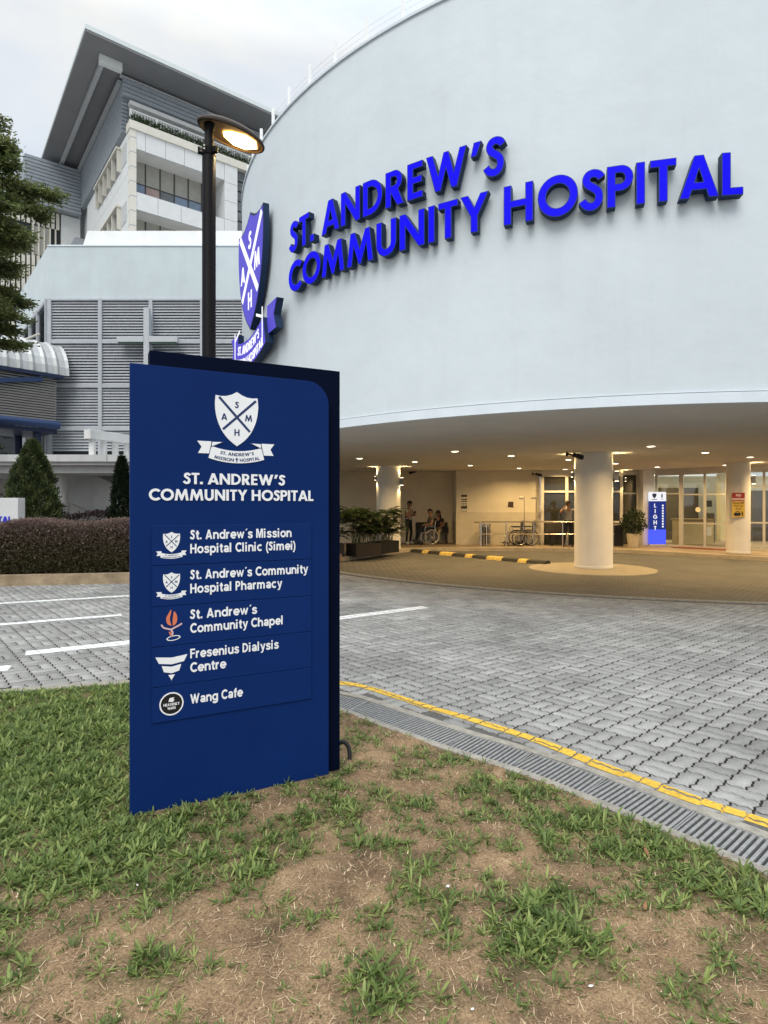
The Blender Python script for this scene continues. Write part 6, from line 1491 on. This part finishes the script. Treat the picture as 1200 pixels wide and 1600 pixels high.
# ------------------------------------------------------------------ people
def stripe_mat(name, c1, c2, sc):
    m = bpy.data.materials.new(name); m.use_nodes = True; n = m.node_tree.nodes; l = m.node_tree.links; b = n['Principled BSDF']
    t = n.new('ShaderNodeTexCoord'); wv = n.new('ShaderNodeTexWave'); wv.bands_direction = 'Y'; wv.inputs['Scale'].default_value = sc; wv.inputs['Distortion'].default_value = .4; l.new(t.outputs['Object'], wv.inputs['Vector'])
    r = n.new('ShaderNodeValToRGB'); r.color_ramp.interpolation = 'CONSTANT'; r.color_ramp.elements[0].color = tuple(c1)+(1,); r.color_ramp.elements[1].color = tuple(c2)+(1,); r.color_ramp.elements[1].position = .5
    l.new(wv.outputs['Fac'], r.inputs[0]); l.new(r.outputs[0], b.inputs['Base Color']); b.inputs['Roughness'].default_value = .85; return m
MT['stripes'] = stripe_mat('striped_shirt', (.55,.52,.46), (.03,.028,.035), 4.2); MT['navytrouser'] = M('dark_trousers', (.012,.013,.022), .9); MT['khaki'] = M('khaki_trousers', (.30,.25,.17), .9); MT['olive'] = M('olive_shirt', (.14,.13,.09), .9); MT['blacktop'] = M('black_top', (.015,.014,.015), .85); MT['greyshirt'] = M('grey_shirt', (.24,.23,.22), .85, .06, 8); MT['shoe'] = M('dark_shoe', (.02,.018,.016), .6); MT['whiteshoe'] = M('white_shoe', (.62,.60,.56), .6); MT['blanket'] = M('dark_blanket', (.02,.02,.025), .95)
def person(loc, rz, J, label, shirt, trousers, shoe, sleeve='short', fat=1.0, hair='short', build=1.0):
    """one skinned body grown from joints (x forward, y to the left); hair is a child"""
    t = thing('person', loc, label, 'person', rz=rz)
    V_, E_, Rr, reg = [], [], [], []
    def add(p, r_, g_): V_.append(Vector(p)); Rr.append(r_); reg.append(g_); return len(V_)-1
    pel = add(J['pelvis'], (.150*fat, .115*fat), 't'); P_, Cc, Nk = Vector(J['pelvis']), Vector(J['chest']), Vector(J['neck'])
    be_ = add(P_.lerp(Cc, .45), (.140*fat, .108*fat), 's'); ch = add(Cc, (.155*fat, .112*fat), 's'); nk_ = add(Nk, (.052,.052), 'k'); Hd = Vector(J['head'])
    jw = add(Nk.lerp(Hd, .45), (.060,.068), 'k'); hm_ = add(Hd, (.074,.090), 'k'); ht = add(Hd+(Hd-Nk).normalized()*.075, (.060,.070), 'k')
    E_ += [(pel,be_),(be_,ch),(ch,nk_),(nk_,jw),(jw,hm_),(hm_,ht)]
    for s in ('l','r'):
        sh_, el, wr = Vector(J['sh_'+s]), Vector(J['el_'+s]), Vector(J['wr_'+s])
        a = add(sh_, (.062*build,.062*build), 's'); b = add(sh_.lerp(el,.5), (.050*build,.050*build), 's'); c = add(el, (.042*build,)*2, 's' if sleeve == 'long' else 'k'); d = add(el.lerp(wr,.4), (.039,.039), 's' if sleeve == 'long' else 'k'); e_ = add(wr, (.027,.027), 'k')
        hd_ = (wr-el).normalized(); f = add(wr+hd_*.05, (.034,.020), 'k'); E_ += [(ch,a),(a,b),(b,c),(c,d),(d,e_),(e_,f)]
        hp_, kn, an, to = Vector(J['hp_'+s]), Vector(J['kn_'+s]), Vector(J['an_'+s]), Vector(J['to_'+s])
        g_ = add(hp_, (.096*fat,)*2, 't'); h_ = add(hp_.lerp(kn,.5), (.080,.080), 't'); i_ = add(kn, (.060,.060), 't'); j_ = add(kn.lerp(an,.35), (.056,.056), 't'); k_ = add(an, (.040,.040), 't'); l_ = add(an.lerp(to,.25)+Vector((0,0,-.03)), (.045,.04), 'f'); m_2 = add(to, (.042,.030), 'f'); E_ += [(pel,g_),(g_,h_),(h_,i_),(i_,j_),(j_,k_),(k_,l_),(l_,m_2)]
    me = bpy.data.meshes.new('body'); me.from_pydata([tuple(v) for v in V_], E_, []); ob = bpy.data.objects.new('body', me); COL.objects.link(ob)
    sk = ob.modifiers.new('skin', 'SKIN'); sk.use_smooth_shade = True
    if not me.skin_vertices: me.skin_vertices.new()
    for i, sv in enumerate(me.skin_vertices[0].data): sv.radius = Rr[i]; sv.use_root = (i == 0); sv.use_loose = False
    ss = ob.modifiers.new('sub', 'SUBSURF'); ss.levels = 2; ss.render_levels = 2
    dg = bpy.context.evaluated_depsgraph_get(); me2 = bpy.data.meshes.new_from_object(ob.evaluated_get(dg)); ob.modifiers.clear(); ob.data = me2; bpy.data.meshes.remove(me)
    key = {'s': 0, 't': 1, 'k': 2, 'f': 3}; bones = [(V_[a], V_[b], reg[b] if reg[b] != 'k' or reg[a] == 'k' else reg[b]) for a, b in E_]
    for m in (shirt, trousers, 'skin', shoe): me2.materials.append(MT[m])
    # fingers, nose and ears join the same mesh
    x = MB()
    for s in ('l','r'):
        el, wr = Vector(J['el_'+s]), Vector(J['wr_'+s]); d = (wr-el).normalized(); sd_ = d.cross(Vector(J.get('palm_'+s, (0,0,1)))).normalized(); dn = sd_.cross(d); pm_ = wr+d*.075
        for k in range(4):
            b0 = pm_+sd_*(.027-.018*k); ll = (.062,.072,.066,.05)[k]; x.tube([b0-d*.03, b0+d*ll*.45+dn*-.006, b0+d*ll*.75+dn*-.022, b0+d*ll*.85+dn*-.042], [.0095,.009,.008,.006], 6, 2)
        b0 = wr+d*.03+sd_*.026; x.tube([b0, b0+sd_*.026+d*.022, b0+sd_*.030+d*.05+dn*-.012], [.011,.0095,.007], 6, 2)
    up_ = (Hd-Nk).normalized(); fw = Vector(J.get('face', (1,0,0))); fw = (fw-up_*fw.dot(up_)).normalized(); lf_ = up_.cross(fw)
    x.tube([Hd+fw*.082+up_*.015, Hd+fw*.102-up_*.025, Hd+fw*.085-up_*.036], [.010,.014,.008], 6, 2)
    for s in (-1, 1): x.ell(tuple(Hd+lf_*s*.080-up_*.012), .018, .012, .032, 8, 5, 2)
    bm = bmesh.new(); bm.from_mesh(me2)
    for f in bm.faces:
        c = f.calc_center_median(); best, bi = 1e9, 's'
        for a, b, g_ in bones:
            ab = b-a; tq = max(0, min(1, (c-a).dot(ab)/ab.length_squared)); dd_ = (c-(a+ab*tq)).length
            if dd_ < best: best, bi = dd_, g_
        f.material_index = key[bi]; f.smooth = True
    vs = [bm.verts.new(p) for p in x.v]
    for fc in x.f:
        try: nf = bm.faces.new([vs[i] for i in fc]); nf.material_index = 2; nf.smooth = True
        except ValueError: pass
    bm.normal_update(); bm.to_mesh(me2); bm.free(); ob.parent = t
    # eyes and mouth
    q = MB()
    for s in (-1, 1): q.ell(tuple(Hd+fw*.083+lf_*s*.032+up_*.008), .010, .010, .006, 8, 5)
    q.ell(tuple(Hd+fw*.080-up_*.062), .012, .022, .006, 8, 5); q.build('face_features', MT['hair'], t, smooth=True)
    h = MB(); M3 = Matrix((fw, lf_, up_)).transposed().to_4x4(); hb = MB(); hb.ell((0,0,0), .100, .090, .115, 18, 12)
    keepf = []
    for f in hb.f:
        c = sum((Vector(hb.v[i]) for i in f), Vector())/len(f)
        if c.z > .028 or (c.x < -.005 and c.z > (-.06 if hair == 'short' else -.12)): keepf.append(f)
    hb.f = keepf; hb.m = [0]*len(keepf); hb.xf(Matrix.Translation(Hd+up_*.012-fw*.008) @ M3); h.v, h.f, h.m = hb.v, hb.f, hb.m
    if hair == 'long':
        h.tube([Hd-fw*.06-up_*.02, Hd-fw*.085-up_*.16, Hd-fw*.08-up_*.30, Hd-fw*.07-up_*.36], [.072,.085,.07,.03], 10)
    ho = h.build('hair', MT['hair'], t, smooth=True); so_ = ho.modifiers.new('thick', 'SOLIDIFY'); so_.thickness = .012; so_.offset = 1
    return t
def stand(lean=0.0): return dict(pelvis=(0,0,.93), chest=(.0,0,1.26), neck=(.01,0,1.46), head=(.03,0,1.60), sh_l=(0,.185,1.39), sh_r=(0,-.185,1.39), hp_l=(0,.095,.86), hp_r=(0,-.095,.86), kn_l=(.02,.11,.49), kn_r=(.02,-.11,.49), an_l=(-.02,.12,.09), an_r=(-.02,-.12,.09), to_l=(.13,.14,.035), to_r=(.13,-.14,.035),
    el_l=(-.02,.25,1.12), el_r=(-.02,-.25,1.12), wr_l=(.12,.25,.90), wr_r=(.12,-.25,.90))
J = stand(); J.update(el_r=(.06,-.235,1.13), wr_r=(.27,-.10,1.20), el_l=(.06,.235,1.13), wr_l=(.26,.08,1.17), head=(.055,0,1.595), palm_l=(0,0,1), palm_r=(0,0,1), face=(1,0,-.25), to_l=(.12,.19,.035), kn_l=(.05,.12,.49))
p1_ = person((.98, 23.45, PZ), R(-38), J, 'man in black and white striped shirt and dark trousers standing by the side wall', 'stripes', 'navytrouser', 'whiteshoe', fat=1.05)
q = MB(); q.box(-.04,.04,-.006,.006,-.07,.07); q.xf(Matrix.Translation((1.22, 23.26, PZ+1.26)) @ Matrix.Rotation(R(-38),4,'Z') @ Matrix.Rotation(R(50),4,'Y')); tag(q.build('mobile_phone', MT['blackmat'], bevel=.004), 'dark mobile phone in the hands of the man in the striped shirt', 'phone')
def seated(h=.50): return dict(pelvis=(-.05,0,h+.09), chest=(-.08,0,h+.42), neck=(-.06,0,h+.62), head=(-.03,0,h+.76), sh_l=(-.08,.175,h+.55), sh_r=(-.08,-.175,h+.55), hp_l=(.0,.10,h+.08), hp_r=(.0,-.10,h+.08), kn_l=(.42,.11,h+.08), kn_r=(.42,-.11,h+.08), an_l=(.46,.11,.12), an_r=(.46,-.11,.12), to_l=(.60,.12,.07), to_r=(.60,-.12,.07),
    el_l=(.0,.24,h+.30), el_r=(.0,-.24,h+.30), wr_l=(.22,.13,h+.23), wr_r=(.22,-.13,h+.23))
wc = wheelchair((1.78, 23.15, PZ), R(195), 'occupied wheelchair with pale tyres beside the dark bench', False, True)
J = seated(.52); J['an_l'] = (.52,.11,.20); J['an_r'] = (.52,-.11,.20); J['to_l'] = (.66,.12,.16); J['to_r'] = (.66,-.12,.16); J['face'] = (1,.2,0)
person((1.78, 23.15, PZ), R(195), J, 'woman in olive shirt with dark hair seated in the wheelchair', 'olive', 'navytrouser', 'shoe', fat=.98, hair='short')
q = MB(); q.box(-.05,.46,-.19,.19,.0,.035); q.box(.44,.47,-.19,.19,-.30,.0); q.xf(Matrix.Translation((1.78,23.15,PZ+.705)) @ Matrix.Rotation(R(195),4,'Z')); tag(q.build('lap_blanket', MT['blanket'], bevel=.012), 'dark blanket over the knees of the woman in the wheelchair', 'blanket')
b2 = thing('side_bench', (2.15, 23.85, PZ), 'dark bench with an arm rest against the brown side wall', 'bench')
q = MB(); q.box(-.85,.45,-.22,.22,.40,.45); q.build('seat', MT['blackmat'], b2, bevel=.01); q = MB(); q.box(-.85,.45,.23,.27,.46,.85); q.build('backrest', MT['blackmat'], b2, bevel=.01)
for x_ in (-.75,.38): q = MB(); q.box(x_-.03,x_+.03,-.2,.22,0,.399); q.build('leg', MT['blackmat'], b2)
q = MB(); q.box(.40,.45,-.2,.2,.62,.67); q.box(.40,.45,-.2,-.15,.452,.618); q.build('arm_rest', MT['blackmat'], b2)
J = seated(.45); J['face'] = (1,-.25,-.1)
person((2.18, 23.80, PZ), R(-105), J, 'woman with long dark hair in black top and khaki trousers seated on the bench', 'blacktop', 'khaki', 'shoe', fat=.95, hair='long')
J = stand(); J.update(el_r=(.16,-.32,1.27), wr_r=(.13,-.13,1.50), el_l=(-.04,.28,1.12), wr_l=(.02,.27,.86), palm_r=(0,1,0), head=(.04,-.02,1.60), face=(1,-.1,-.1), an_r=(.02,-.16,.09), to_r=(.17,-.22,.035), kn_r=(.05,-.13,.49))
person((6.92, 22.1, PZ), R(-98), J, 'man in grey shirt and dark trousers holding a phone to his ear by the handrail', 'greyshirt', 'navytrouser', 'shoe', fat=1.06, sleeve='short')
q = MB(); q.box(-.035,.035,-.005,.005,-.07,.07); q.xf(Matrix.Translation((6.80,22.0,PZ+1.585)) @ Matrix.Rotation(R(-60),4,'Z') @ Matrix.Rotation(R(20),4,'Y')); tag(q.build('mobile_phone', MT['blackmat'], bevel=.003), 'dark mobile phone at the ear of the man in grey', 'phone')
